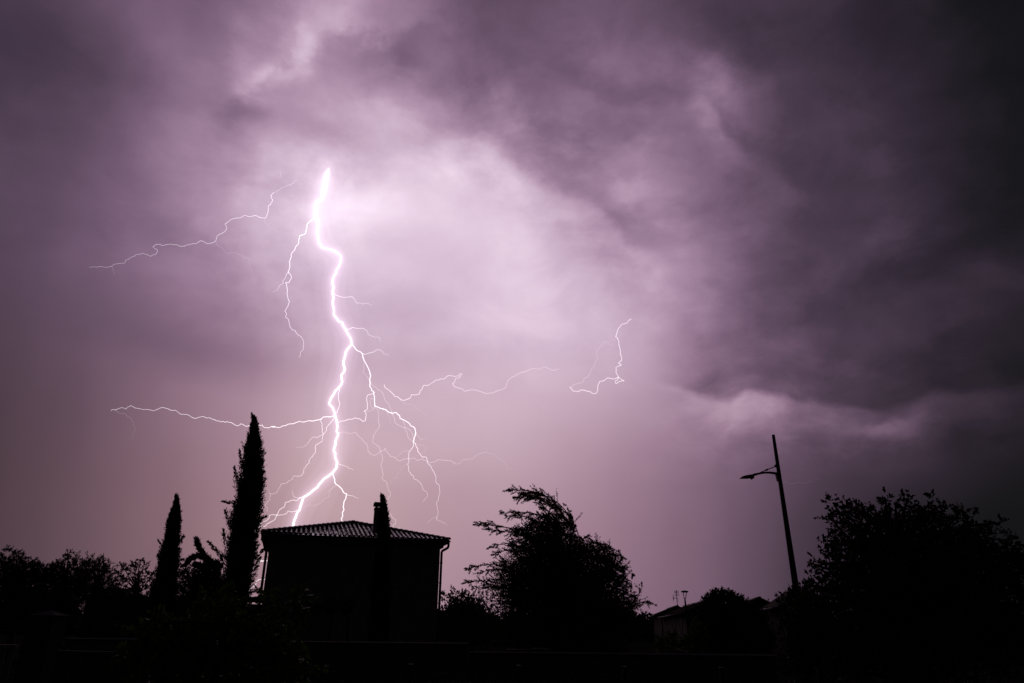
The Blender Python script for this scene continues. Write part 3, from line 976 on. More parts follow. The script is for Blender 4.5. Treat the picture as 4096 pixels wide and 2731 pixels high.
def cypress(label, Y, prof, twigs, seed, group='Italian cypresses', n_spray=5200):
    """prof: (py, x left, x right) down the tree"""
    rs = np.random.RandomState(seed); rg = random.Random(seed)
    pts = [(at((a + b) / 2, py, Y), (b - a) / 2) for (py, a, b) in prof]
    O = Vector((pts[-1][0].x, Y, 0))
    root = thing('cypress_tree', O, label, 'cypress tree', group)
    axis = [(p - O, max(.02, hw * mpp(p))) for p, hw in pts]
    # continue the crown down to a short trunk
    last = axis[-1]
    if last[0].z > .5:
        axis.append((Vector((0, 0, max(.35, last[0].z * .5))), last[1] * 1.0)); axis.append((Vector((0, 0, .3)), last[1] * .7))
    axis = axis[::-1]
    zs = np.array([a.z for a, _ in axis]); xs_ = np.array([a.x for a, _ in axis]); rr = np.array([r for _, r in axis])
    order = np.argsort(zs); zs, xs_, rr = zs[order], xs_[order], rr[order]
    MB().tube([(0, 0, -.1), (0, 0, .5), (float(np.interp(2, zs, xs_)), 0, 2.0)], [.17, .14, .1], 9).build('trunk', 'bark', root, True)
    # inner mass: knobbly solid core
    core = MB(); n = 18; nz_ = 60
    z0, z1 = zs[0], zs[-1]
    for i in range(nz_ + 1):
        z = z0 + (z1 - z0) * i / nz_
        r = float(np.interp(z, zs, rr)) * .74; x = float(np.interp(z, zs, xs_))
        for k in range(n):
            a = 2 * math.pi * k / n
            w = r * (1 + .14 * rg.uniform(-1, 1))
            core.v.append((x + math.cos(a) * w, math.sin(a) * w, z + rg.uniform(-.03, .03)))
    for i in range(nz_):
        for k in range(n):
            a, c = i * n + k, i * n + (k + 1) % n
            core.f.append((a, c, c + n, a + n))
    core.f.append(tuple(nz_ * n + k for k in range(n)))
    core.build('inner_crown', 'cypress', root, True)
    # feathery outer sprays
    zc = z0 + (z1 - z0) * rs.rand(n_spray * 2)
    keep = rs.rand(len(zc)) < np.interp(zc, zs, rr) / rr.max() + .12
    zc = zc[keep][:n_spray]; ns_ = len(zc)
    a = rs.rand(ns_) * 2 * math.pi
    lump = 1 + .10 * np.sin(zc * 5.1 + a * 2) + .07 * np.sin(zc * 11.3 - a * 3 + 1)
    r = np.interp(zc, zs, rr) * (.56 + .28 * rs.rand(ns_)) * lump; x = np.interp(zc, zs, xs_)
    b0 = np.stack([x + np.cos(a) * r, np.sin(a) * r, zc], 1)
    td = np.stack([np.cos(a) * .36, np.sin(a) * .36, np.full(ns_, 1.0)], 1) + rs.normal(size=(ns_, 3)) * .20
    tl = (.10 + .22 * rs.rand(ns_)) * np.clip(np.interp(zc, zs, rr) / .38, .16, 1.15)
    per = 9
    t = rs.rand(ns_, per)
    lb = b0[:, None] + td[:, None] * (tl[:, None] * t)[:, :, None] + rs.normal(size=(ns_, per, 3)) * .012
    ld = td[:, None] + rs.normal(size=(ns_, per, 3)) * .45
    B = [lb.reshape(-1, 3)]; D = [ld.reshape(-1, 3)]; Ln = [(.05 + .06 * rs.rand(ns_ * per))]
    limb = MB()
    for (xa_, ya_, xb_, yb_, th) in twigs:
        p = at(xa_, ya_, Y) - O; q = at(xb_, yb_, Y) - O
        p.y = q.y = -rg.uniform(0, .15)
        L = (q - p).length; w = th * mpp(at(xa_, ya_, Y))
        mid = (p + q) / 2 + Vector((0, 0, -L * .12))
        limb.tube(bezier(p, mid, q, 4), [.02, .016, .012, .008, .004], 5, False)
        nn = int(120 * L / .5)
        tt_ = rs.rand(nn) ** .8
        P = np.array([list(p * (1 - f) ** 2 + mid * 2 * f * (1 - f) + q * f * f) for f in tt_])
        P += rs.normal(size=(nn, 3)) * (w * .34 * (1.2 - tt_))[:, None]
        dv = np.array(q - p); dv /= np.linalg.norm(dv)
        B.append(P); D.append(dv[None] * 1.0 + rs.normal(size=(nn, 3)) * .45 + np.array([0, 0, .35])); Ln.append(.06 + .07 * rs.rand(nn))
    if twigs: limb.build('branches', 'bark', root)
    B = np.concatenate(B); D = np.concatenate(D); Ln = np.concatenate(Ln)
    leaf_mesh('crown', B, D, Ln, Ln * .30, 'cypress', root, rs)
    return root


cypress('tallest cypress, ragged with side sprigs, close against the house corner', 26, [
    (1664, 1012, 1015), (1680, 1011, 1022), (1705, 1004, 1030), (1750, 992, 1038), (1800, 978, 1043), (1850, 974, 1046), (1900, 968, 1048), (1950, 952, 1052), (2006, 945, 1046),
    (2060, 932, 1042), (2100, 920, 1040), (2150, 913, 1034), (2200, 910, 1024), (2250, 906, 1016), (2300, 895, 1008), (2350, 888, 998), (2400, 884, 990), (2450, 882, 986), (2520, 884, 984)],
    [(1019, 1695, 1011, 1657, 9), (1022, 1710, 1019, 1668, 9), (950, 2008, 893, 2005, 12), (965, 1960, 941, 1868, 22), (975, 1880, 960, 1800, 16), (1035, 2080, 1063, 2064, 14), (1040, 1900, 1052, 1840, 12), (1040, 1890, 1057, 1886, 8), (925, 2110, 904, 2040, 20), (915, 2240, 836, 2166, 22),
     (1005, 2250, 1058, 2197, 22), (1005, 2275, 1046, 2232, 20), (1000, 2290, 1034, 2262, 20), (1000, 2320, 1022, 2290, 22), (990, 2370, 1032, 2357, 16), (985, 2330, 1015, 2325, 18), (905, 2180, 900, 2120, 18), (900, 2280, 888, 2225, 20)], 21, n_spray=6500)
cypress('slim smooth cypress standing apart from the house in front of bushy trees', 27, [
    (1984, 705, 707), (2002, 701, 711), (2030, 693, 714), (2060, 682, 717), (2100, 671, 716), (2150, 662, 713), (2200, 650, 711), (2250, 638, 708), (2300, 627, 703), (2350, 615, 699), (2400, 606, 692), (2450, 598, 684), (2510, 592, 674)],
    [(706, 2010, 705, 1977, 7), (708, 2180, 734, 2143, 16), (655, 2185, 636, 2161, 8), (705, 2240, 735, 2237, 8), (645, 2240, 634, 2222, 10), (700, 2210, 714, 2196, 8)], 22, n_spray=5200)
cypress('narrow cypress standing before the house front, its tip beside the chimney', 30, [
    (1981, 1526, 1530), (1992, 1525, 1536), (2008, 1524, 1541), (2030, 1524, 1546), (2060, 1520, 1551), (2100, 1514, 1555), (2150, 1511, 1557), (2200, 1506, 1560), (2250, 1500, 1560), (2300, 1494, 1560), (2350, 1486, 1558), (2400, 1483, 1557), (2450, 1481, 1555), (2510, 1477, 1552), (2560, 1474, 1549)],
    [(1490, 2300, 1474, 2290, 8), (1532, 2010, 1527, 1976, 8)], 23, n_spray=5200)

# the tree bending in the wind right of the house
WIND = [(2150, 2085, 26, .8), (2195, 2085, 36, 1), (2240, 2095, 40, 1), (2280, 2095, 22, .9), (2290, 2135, 26, .9),
        (2075, 2125, 26, .8), (2120, 2132, 40, 1), (2180, 2148, 55, 1), (2240, 2155, 55, 1), (2070, 2185, 34, .8), (2150, 2215, 65, 1), (2240, 2220, 75, 1), (2320, 2190, 42, 1), (2375, 2205, 42, 1), (2425, 2215, 36, .9), (2465, 2232, 28, .8),
        (2025, 2262, 36, .7), (2100, 2275, 65, .9), (2200, 2290, 90, 1), (2300, 2280, 90, 1), (2400, 2280, 75, 1), (2460, 2285, 44, 1), (2500, 2290, 24, .8),
        (1950, 2340, 26, .5), (2000, 2335, 45, .6), (2080, 2350, 75, .9), (2200, 2380, 110, 1), (2320, 2370, 110, 1), (2430, 2360, 80, 1), (2495, 2350, 36, .9),
        (2535, 2412, 34, .8), (2495, 2440, 55, 1), (2100, 2450, 90, .9), (2250, 2480, 120, 1), (2400, 2460, 110, 1), (2490, 2500, 65, 1), (2120, 2540, 80, 1), (2300, 2560, 100, 1), (2450, 2550, 80, 1)]


def streamers(root, Y, plumes, m, seed, leaf=.05, dens=46.0, wind=(-.5, 0, -.02), names=('streamer_stems', 'streamers')):
    """long shoots blown out by the wind, leafy along their length; thickness and density per shoot in photo px"""
    rs = np.random.RandomState(seed); O = root.location
    limb = MB(); B, D, Ln = [], [], []
    for pl_ in plumes:
        pts2 = pl_[0]; th = 1.7 * pl_[1] * mpp(at(*pts2[0], Y)); dn = pl_[2] if len(pl_) > 2 else 1.0
        dy = rs.uniform(-.8, .8)
        pts = [Vector((0, 0, EYE)) + (at(x, y, Y) - Vector((0, 0, EYE))) * ((Y + dy) / Y) - O for x, y in pts2]
        cur = []
        for k in range(len(pts) - 1):
            p0, p1, p2, p3 = pts[max(k - 1, 0)], pts[k], pts[k + 1], pts[min(k + 2, len(pts) - 1)]
            for f in range(8):
                t = f / 8
                cur.append(.5 * (2 * p1 + (p2 - p0) * t + (2 * p0 - 5 * p1 + 4 * p2 - p3) * t * t + (3 * p1 - p0 - 3 * p2 + p3) * t ** 3))
        cur.append(pts[-1])
        L = sum((b - a).length for a, b in zip(cur[:-1], cur[1:]))
        limb.tube(cur, [.022 * (1 - k / len(cur)) + .003 for k in range(len(cur))], 5, False)
        nsub = max(5, int(L / .07))
        for _ in range(nsub):
            f = rs.rand() ** .8 * (len(cur) - 1.01); i = int(f); p = np.array(cur[i].lerp(cur[i + 1], f - i)); d = np.array((cur[i + 1] - cur[i]).normalized())
            w = th * (1.05 - .65 * f / len(cur))
            sd = d * .8 + rs.normal(size=3) * .55 + np.array(wind); sd /= np.linalg.norm(sd)
            sl = w * rs.uniform(.5, 1.25)
            limb.tube([Vector(p), Vector(p + sd * sl)], [leaf * .06, leaf * .03], 3, False)
            n = int(dens * dn * (.5 + rs.rand()))
            t = rs.rand(n, 1)
            B.append(p + sd * sl * t + rs.normal(size=(n, 3)) * leaf * .25); D.append(sd[None] + rs.normal(size=(n, 3)) * .5 + np.array(wind) * .6); Ln.append(leaf * (.6 + .7 * rs.rand(n)))
    limb.build(names[0], 'bark', root)['kind'] = 'stuff'
    B = np.concatenate(B); D = np.concatenate(D); Ln = np.concatenate(Ln)
    leaf_mesh(names[1], B, D, Ln, Ln * .45, m, root, rs)


wt = tree('broadleaf_tree', 'broad olive-brown tree bent over by the wind towards the house', 'tree', 24, 2270, WIND, .058, 'leaf', 31, wind=(-.9, 0, .05), up=.05, cov=1.9, twig=.8, trunk_r=.2, fork=.25, narrow=.45)
streamers(wt, 24, [
    ([(2288, 2120), (2268, 2050), (2215, 1998), (2130, 1962), (2042, 1960)], 44, 1.5), ([(2270, 2090), (2225, 2020), (2160, 1975), (2085, 1972)], 40, 1.5), ([(2240, 2060), (2190, 2010), (2140, 1990), (2105, 1985)], 36, 1.4), ([(2275, 2100), (2240, 2040), (2180, 1995), (2120, 1980), (2075, 1990)], 34, 1.5), ([(2250, 2110), (2200, 2050), (2150, 2000), (2090, 1968)], 26, 1.1),
    ([(2292, 2110), (2282, 2060), (2266, 2018)], 16, .9), ([(2235, 2120), (2165, 2062), (2090, 2046), (2012, 2050)], 26, 1), ([(2200, 2120), (2130, 2075), (2070, 2060), (2030, 2066)], 24, .9),
    ([(2150, 2150), (2060, 2115), (1980, 2100), (1906, 2090)], 26, .8), ([(2130, 2160), (2050, 2128), (1985, 2120), (1940, 2112)], 26, .9), ([(2120, 2205), (2045, 2172), (1962, 2186)], 26, .7), ([(2100, 2230), (2030, 2200), (1985, 2215)], 26, .7),
    ([(2080, 2285), (1975, 2255), (1872, 2272)], 24, .7), ([(2060, 2290), (1980, 2275), (1915, 2290)], 26, .8), ([(2050, 2345), (1945, 2322), (1855, 2330)], 24, .6), ([(2060, 2360), (1970, 2345), (1890, 2352)], 26, .7),
    ([(2440, 2265), (2500, 2270), (2532, 2300)], 24, 1), ([(2500, 2390), (2552, 2375), (2570, 2345)], 22, 1), ([(2520, 2425), (2585, 2402), (2622, 2418)], 20, .8), ([(2380, 2205), (2450, 2192), (2500, 2232)], 26, 1), ([(2320, 2200), (2380, 2165), (2430, 2185)], 24, 1),
    ([(2285, 2150), (2296, 2100), (2290, 2060)], 18, .9), ([(2300, 2180), (2312, 2140), (2304, 2105)], 16, .8), ([(2310, 2190), (2340, 2150), (2372, 2158)], 20, .9), ([(2480, 2330), (2520, 2320), (2528, 2340)], 20, .9)], 'wisp', 61)
tree('small_tree', 'loose small-leaved tree with gaps, tucked between house corner and wind-bent tree', 'tree', 29, 1900,
     [(1780, 2385, 22, .8), (1815, 2375, 25, .8), (1855, 2385, 32, .8), (1900, 2400, 40, .7), (1955, 2415, 45, .6), (1820, 2440, 50, .9), (1890, 2470, 55, .8), (1975, 2480, 50, .6), (1830, 2520, 60, 1), (1930, 2545, 60, 1), (2030, 2540, 60, .8), (2040, 2440, 40, .6)],
     .08, 'leafd', 32, wind=(-.25, 0, .1), up=.25, cov=1.15, trunk_r=.1, narrow=.42)

# big near tree at right
BIG = [(3330, 2008, 30, .6), (3312, 2060, 26, .6), (3370, 2030, 36, .7), (3420, 2045, 40, .8), (3452, 2030, 20, .7), (3500, 2040, 22, .7), (3538, 1985, 20, .8), (3540, 2020, 22, .8), (3545, 2060, 30, .8),
       (3582, 2020, 26, .7), (3630, 1998, 24, .7), (3640, 2040, 34, .8), (3700, 2050, 30, .7), (3735, 1998, 20, .7), (3758, 2020, 22, .7), (3792, 2030, 28, .7), (3845, 2040, 26, .7), (3880, 2062, 30, .6), (3930, 2110, 35, .6), (3998, 2090, 22, .6), (3985, 2130, 30, .6), (4050, 2170, 28, .7), (4085, 2220, 34, .8),
       (3370, 2085, 45, .9), (3450, 2095, 55, 1), (3540, 2110, 60, 1), (3640, 2110, 65, 1), (3740, 2110, 65, 1), (3830, 2120, 60, .9), (3910, 2180, 60, .9), (4000, 2220, 70, .9),
       (3345, 2160, 36, .8), (3400, 2160, 55, 1), (3480, 2190, 80, 1), (3600, 2200, 95, 1), (3720, 2210, 95, 1), (3850, 2230, 90, 1), (3960, 2290, 90, 1), (4060, 2310, 80, 1),
       (3298, 2180, 22, .7), (3325, 2210, 30, .8), (3242, 2250, 14, .7), (3272, 2275, 28, .8), (3325, 2270, 48, .9), (3390, 2280, 70, 1), (3500, 2300, 100, 1), (3640, 2320, 120, 1), (3800, 2340, 120, 1),
       (3225, 2340, 22, .8), (3270, 2350, 45, .9), (3340, 2370, 70, 1), (3450, 2410, 110, 1), (3600, 2440, 130, 1), (3760, 2450, 130, 1), (3920, 2440, 130, 1), (4050, 2430, 110, 1),
       (3190, 2390, 36, .9), (3140, 2420, 30, .8), (3230, 2430, 60, 1), (3320, 2480, 90, 1), (3160, 2480, 45, .9), (3220, 2560, 80, 1), (3350, 2600, 120, 1), (3520, 2600, 140, 1), (3700, 2610, 140, 1), (3880, 2600, 140, 1), (4040, 2590, 120, 1), (3170, 2640, 55, 1), (3260, 2690, 90, 1)]
tree('broadleaf_tree', 'huge dark leafy tree spreading beyond the tall lamp post', 'tree', 11.5, 3650, BIG, .052, 'leafd', 33, wind=(-.15, 0, .15), up=.45, cov=1.3, twig=.9, trunk_r=.2, fork=.3, narrow=.68, per=10)

# bushy trees at left, behind the cypresses
GL_ = 'trees along the left skyline'
tree('broadleaf_tree', 'skyline tree with long tilted bough, behind the stone gate pillar', 'tree', 38, 60,
     [(30, 2190, 10, .9), (45, 2200, 12, .9), (65, 2210, 14, 1), (85, 2222, 14, 1), (12, 2238, 18, 1), (5, 2225, 14, .9), (45, 2240, 18, .9), (100, 2245, 20, 1), (138, 2243, 14, .9), (150, 2260, 18, 1), (30, 2270, 35, 1.1), (90, 2280, 40, 1.2), (150, 2290, 36, 1.2), (20, 2330, 60, 1.3), (110, 2350, 70, 1.3), (60, 2420, 80, 1.3), (150, 2420, 70, 1.3)],
     .08, 'leafd', 41, wind=(-.3, 0, .1), up=.15, cov=1.45, trunk_r=.16, group=GL_, narrow=.45)
tree('broadleaf_tree', 'skyline tree with a single tufted shoot standing above its crown', 'tree', 36, 240,
     [(276, 2210, 11, 1), (262, 2222, 10, .9), (272, 2235, 12, 1), (240, 2252, 18, 1), (215, 2262, 18, .9), (190, 2268, 16, .9), (285, 2255, 20, 1), (230, 2290, 38, 1.2), (290, 2300, 38, 1.2), (180, 2305, 30, 1.2), (210, 2350, 60, 1.3), (290, 2370, 60, 1.3), (230, 2430, 70, 1.3)],
     .08, 'leafd', 42, up=.5, cov=1.4, trunk_r=.14, group=GL_, narrow=.45)
tree('broadleaf_tree', 'drooping fine-leaved skyline tree with feathery upright shoots', 'tree', 39, 370,
     [(306, 2225, 10, .7), (312, 2245, 14, .8), (358, 2230, 11, .7), (352, 2250, 16, .8), (402, 2238, 15, .7), (420, 2252, 16, .7), (436, 2248, 9, .6), (385, 2262, 24, .9), (330, 2275, 30, 1), (430, 2280, 22, .8), (390, 2300, 36, 1), (340, 2330, 48, 1.2), (420, 2340, 44, .9), (380, 2400, 65, 1.2), (450, 2410, 50, 1.1)],
     .12, 'leafd', 43, up=.7, cov=1.3, trunk_r=.12, group=GL_, narrow=.25, twig=.8)
tree('broadleaf_tree', 'open-crowned skyline tree with sky showing between its stubby sprigs', 'tree', 33, 535,
     [(484, 2255, 9, .9), (492, 2270, 11, .9), (530, 2250, 8, .9), (532, 2268, 11, .9), (563, 2240, 9, 1), (556, 2256, 10, .9), (582, 2256, 9, .9), (578, 2275, 12, .9), (510, 2285, 14, .8), (545, 2290, 15, .8), (470, 2295, 16, .8), (590, 2300, 16, .8), (495, 2320, 18, .8), (535, 2325, 18, .8), (575, 2330, 18, .8), (610, 2300, 16, .8), (465, 2335, 16, .8), (600, 2350, 20, .9), (550, 2360, 20, .8), (500, 2365, 22, .8), (620, 2380, 30, 1), (470, 2390, 30, 1), (540, 2410, 40, 1.2), (600, 2430, 50, 1.3), (490, 2440, 50, 1.3)],
     .09, 'leafd', 44, up=.5, cov=1.7, trunk_r=.12, group=GL_, narrow=.45)
tree('broadleaf_tree', 'bushy skyline tree peeping out right beside the slim cypress', 'tree', 36, 745,
     [(716, 2258, 12, .8), (725, 2275, 14, .9), (762, 2268, 10, .8), (745, 2285, 18, .9), (775, 2295, 18, .8), (720, 2310, 28, 1), (765, 2325, 32, 1.1), (815, 2330, 30, 1), (730, 2370, 45, 1.2), (800, 2390, 50, 1.2), (760, 2440, 60, 1.3), (860, 2420, 50, 1.2)],
     .08, 'leafd', 45, up=.4, cov=1.5, trunk_r=.12, group=GL_, narrow=.45)


def plume(label, Y, base_px, plumes, clusters, seed):
    root = tree('conifer', label, 'conifer', Y, base_px, clusters, .10, 'leaf', seed, wind=(-.2, 0, .2), up=.4, cov=2.0, trunk_r=.1, narrow=.3)
    rs = np.random.RandomState(seed + 1); O = root.location
    limb = MB(); B, D, Ln = [], [], []
    for pl_ in plumes:
        pts = [at(x, y, Y) - O for x, y in pl_[:-1]]; th = pl_[-1] * mpp(at(*pl_[0], Y))
        cur = []
        for k in range(len(pts) - 1):
            for f in range(8): cur.append(pts[k].lerp(pts[k + 1], f / 8))
        cur.append(pts[-1])
        limb.tube(cur, [.03 * (1 - k / len(cur)) + .004 for k in range(len(cur))], 5, False)
        n = int(260 * len(pts))
        for _ in range(n):
            f = rs.rand() * (len(cur) - 1.01); i = int(f); p = cur[i].lerp(cur[i + 1], f - i); d = (cur[i + 1] - cur[i]).normalized()
            w = th * (1.0 - .75 * f / len(cur))
            B.append(np.array(p) + rs.normal(size=3) * w * .35); D.append(np.array(d) + rs.normal(size=3) * .4 + np.array([-.1, 0, -.05])); Ln.append(.10 + .14 * rs.rand())
    limb.build('plume_stems', 'bark', root)
    leaf_mesh('plumes', np.array(B), np.array(D), np.array(Ln), np.array(Ln) * .28, 'leaf', root, rs)


plume('young conifer with two brown arching plumes, between the slim cypress and the tallest one', 30, 850,
      [((878, 2300), (850, 2250), (815, 2215), (798, 2185), (788, 2158), 14), ((850, 2270), (820, 2225), (790, 2218), (765, 2228), (746, 2252), 14), ((860, 2300), (875, 2265), (868, 2250), 8), ((830, 2300), (800, 2260), (785, 2255), 14)],
      [(830, 2265, 26, 1), (805, 2285, 28, 1), (850, 2300, 36, 1.2), (800, 2330, 40, 1.2), (860, 2360, 50, 1.2), (810, 2420, 60, 1.2)], 46)

# shrub in front of the left wall, large leaves
SHR = [(640, 2500, 55, .8), (720, 2478, 55, .8), (800, 2450, 50, .8), (870, 2415, 38, .7), (878, 2388, 16, .6), (940, 2440, 55, .8), (1010, 2432, 45, .8), (1080, 2455, 52, .8), (1140, 2448, 40, .7), (1185, 2412, 26, .6), (1208, 2372, 14, .6), (1165, 2470, 26, .6), (560, 2540, 48, .8), (510, 2572, 34, .7),
       (650, 2580, 85), (780, 2560, 95), (900, 2550, 105), (1020, 2560, 95), (1110, 2560, 65, .9), (1175, 2545, 34, .7), (600, 2660, 85), (720, 2680, 105), (860, 2680, 115), (1000, 2680, 105), (1120, 2670, 80), (1200, 2680, 50, .8), (1236, 2650, 18, .6)]
tree('garden_shrub', 'large-leaved green shrub spreading beside the plank gate, before the garden wall', 'shrub', 7.5, 880, SHR, .075, 'leafs', 51, up=.2, cov=1.5, trunk_r=.05, fork=.1, narrow=.6, depth=.5, per=9, single=260)

# trees before the far houses
tree('round_tree', 'rounded dense tree in front of the far gabled houses', 'tree', 41, 2890,
     [(2822, 2402, 16), (2845, 2392, 20), (2870, 2382, 24), (2893, 2376, 22), (2915, 2384, 24), (2935, 2375, 11, .8), (2940, 2395, 22), (2965, 2405, 18), (2975, 2398, 8, .7), (2850, 2425, 40, 1.2), (2910, 2425, 48, 1.2), (2960, 2440, 40, 1.2), (2830, 2470, 55, 1.2), (2900, 2490, 70, 1.2), (2980, 2490, 60, 1.2), (3030, 2480, 45, 1.1), (2860, 2560, 70, 1.2), (2960, 2570, 70, 1.2), (3050, 2560, 55, 1.1)],
     .12, 'leafd', 52, up=.35, cov=2.3, trunk_r=.18, narrow=.5)
tree('garden_shrub', 'glossy small-leaved shrub beside the disc-topped lamp post', 'shrub', 34, 2790,
     [(2780, 2490, 22, .8), (2795, 2520, 30), (2775, 2545, 26, .9), (2790, 2580, 34), (2740, 2575, 30, .9), (2690, 2560, 32, .9), (2650, 2580, 34)], .09, 'leafs', 53, up=.3, cov=1.8, trunk_r=.05, fork=.1)
tree('small_tree', 'faint distant tree behind the roof at the foot of the tall lamp post', 'tree', 90, 3140,
     [(3115, 2382, 14, .5), (3140, 2368, 16, .5), (3165, 2362, 16, .5), (3190, 2372, 16, .5), (3140, 2395, 24, .7), (3180, 2400, 24, .7)], .2, 'leafd', 54, cov=1.2, trunk_r=.15)
GT = 'standard trees before the house front'
for px, seed, lb in ((1328, 55, 'small ball-headed standard tree with bare stem right beside the shuttered window'), (1386, 56, 'small ball-headed standard tree with bare stem between its twin and the narrow cypress')):
    tree('clipped_tree', lb, 'tree', 31, px,
         [(px, 2425, 24), (px - 14, 2415, 16), (px + 14, 2418, 16), (px, 2440, 18)], .07, 'leafd', seed, cov=2.0, trunk_r=.06, group=GT, fork=.4)

# far wood closing the horizon
rs_ = np.random.RandomState(91); Bt, Dt, Lt = [], [], []
for k in range(420):
    px_ = rs_.uniform(-500, 4600); Yt = rs_.uniform(105, 150)
    p = at(px_, 2480, Yt); hh = 2.6 + 1.6 * math.sin(px_ * .011) + 1.1 * math.sin(px_ * .037 + 1) + rs_.uniform(0, 1.5)
    n_ = 420
    q = rs_.normal(size=(n_, 3)); q /= np.linalg.norm(q, axis=1, keepdims=True)
    q = q * (rs_.rand(n_, 1) ** .33) * np.array([3.2, 3.2, max(1.4, hh * .5)]) + np.array([p.x, Yt, max(1.4, hh * .5)])
    Bt.append(q); Dt.append(rs_.normal(size=(n_, 3)) + np.array([0, 0, .4])); Lt.append(.35 + .4 * rs_.rand(n_))
wd = leaf_mesh('far_wood', np.concatenate(Bt), np.concatenate(Dt), np.concatenate(Lt), np.concatenate(Lt) * .7, 'leafd', None, rs_)
tag(wd, 'dark low wood closing the horizon beyond the houses', 'wood', kind='stuff')

# flower pots along the lower wall (pale rims)
for k, px in enumerate((2050, 2098, 2152, 2180)):
    p = at(px, 2600, YW + .9)
    pot = thing('flower_pot', (p.x, YW + .9, 0), 'pale-rimmed planter just showing over the lower garden wall', 'planter', 'planters behind the garden wall')
    zr2 = at(px, 2594 if k != 2 else 2590, YW + .9).z
    MB().tube([(0, 0, 0), (0, 0, zr2 - .05)], [.08, .13], 12).build('body', 'wallcoat', pot, True)
    MB().tube([(0, 0, zr2 - .048), (0, 0, zr2)], .15, 12).build('rim', 'trim', pot, True)

# ------------------------------------------------------------------ lightning
def emat(name, col, strength, sample=False, thin=False):
    m = bpy.data.materials.new(name); m.use_nodes = True
    t = m.node_tree; t.nodes.remove(t.nodes['Principled BSDF'])
    nz = t.nodes.new('ShaderNodeTexNoise'); nz.inputs['Scale'].default_value = .05
    tcn = t.nodes.new('ShaderNodeTexCoord'); t.links.new(tcn.outputs['Object'], nz.inputs['Vector'])
    mr = t.nodes.new('ShaderNodeMapRange'); mr.inputs[3].default_value = strength * .7; mr.inputs[4].default_value = strength * 1.3
    t.links.new(nz.outputs[0], mr.inputs[0])
    e_ = t.nodes.new('ShaderNodeEmission'); e_.inputs[0].default_value = (*col, 1)
    t.links.new(mr.outputs[0], e_.inputs[1])
    out = e_.outputs[0]
    if thin:                      # thin plasma: glows and lets the sky through
        tr = t.nodes.new('ShaderNodeBsdfTransparent'); ad = t.nodes.new('ShaderNodeAddShader')
        t.links.new(e_.outputs[0], ad.inputs[0]); t.links.new(tr.outputs[0], ad.inputs[1]); out = ad.outputs[0]
    t.links.new(out, t.nodes['Material Output'].inputs[0])
    if not sample: m.cycles.emission_sampling = 'NONE'
    return m


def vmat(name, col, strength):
    """self-emitting volume that imitates the halo round the channel"""
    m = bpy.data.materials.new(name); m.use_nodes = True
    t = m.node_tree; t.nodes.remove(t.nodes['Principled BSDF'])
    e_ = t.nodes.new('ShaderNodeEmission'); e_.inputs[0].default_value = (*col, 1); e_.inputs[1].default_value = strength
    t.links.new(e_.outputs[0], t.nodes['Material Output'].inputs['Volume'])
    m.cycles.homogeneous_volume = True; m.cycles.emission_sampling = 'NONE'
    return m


BY = 900.0
E_MAIN = emat('bolt_core', (1, .97, 1), 1.6, True)
E_ST = emat('bolt_strong', (1, .97, 1), .38, thin=True)
E_MD = emat('bolt_medium', (1, .96, 1), .24, thin=True)
E_FT = emat('bolt_faint', (1, .93, 1), .11, thin=True)
E_LO = emat('bolt_trace', (1, .9, 1), .08, thin=True)
E_TR = emat('bolt_dim_trace', (1, .9, 1), .07, thin=True)
c6 = lambda L: [(300 + x / 1.68, 650 + y / 1.68) for x, y in L]
c7 = lambda L: [(1000 + x / 1.889, 1300 + y / 1.889) for x, y in L]
c8 = lambda L: [(1400 + x / 1.96, 1200 + y / 1.96) for x, y in L]
cf = lambda L: [(x * 1.7415, y * 1.7415) for x, y in L]
cz = lambda L: [(860 + x / 4.354, 1640 + y / 4.354) for x, y in L]
cg = lambda L: [(1000 + x / 5.225, 2150 + y / 5.225) for x, y in L]
ch_ = lambda L: [(1400 + x / 5.6, 1960 + y / 5.6) for x, y in L]


def jag(pts, rg, amp=.10, lv=1):
    for _ in range(lv):
        out = [pts[0]]
        for a, b in zip(pts[:-1], pts[1:]):
            dx, dy = b[0] - a[0], b[1] - a[1]; L = math.hypot(dx, dy)
            if L > 9:
                t = rg.uniform(.35, .65); k = rg.gauss(0, amp) * L
                out.append((a[0] + dx * t - dy / L * k, a[1] + dy * t + dx / L * k))
            out.append(b)
        pts = out
    return pts


def bolt_path(pts, rg, Y0=BY, wander=6.0, lv=2, amp=.10):
    """photo path -> 3D path with depth wander"""
    pts = jag(pts, rg, amp, lv); Y = Y0; out = []
    for (x, y) in pts:
        Y += rg.gauss(0, wander); out.append(at(x, y, Y))
    return out


def ray_part(name, pts, wpx, m, root, rg, Y0=BY, taper=False, lv=2, amp=.09):
    P = bolt_path(pts, rg, Y0, lv=lv, amp=amp); k = mpp(P[0])
    n = len(P)
    rad = [wpx * .42 * k * ((1 - .7 * i / n) if taper else 1) * rg.uniform(.9, 1.1) for i in range(n)]
    o = MB().tube([p - root.location for p in P], rad, 6).build(name, m, root, True)
    return P


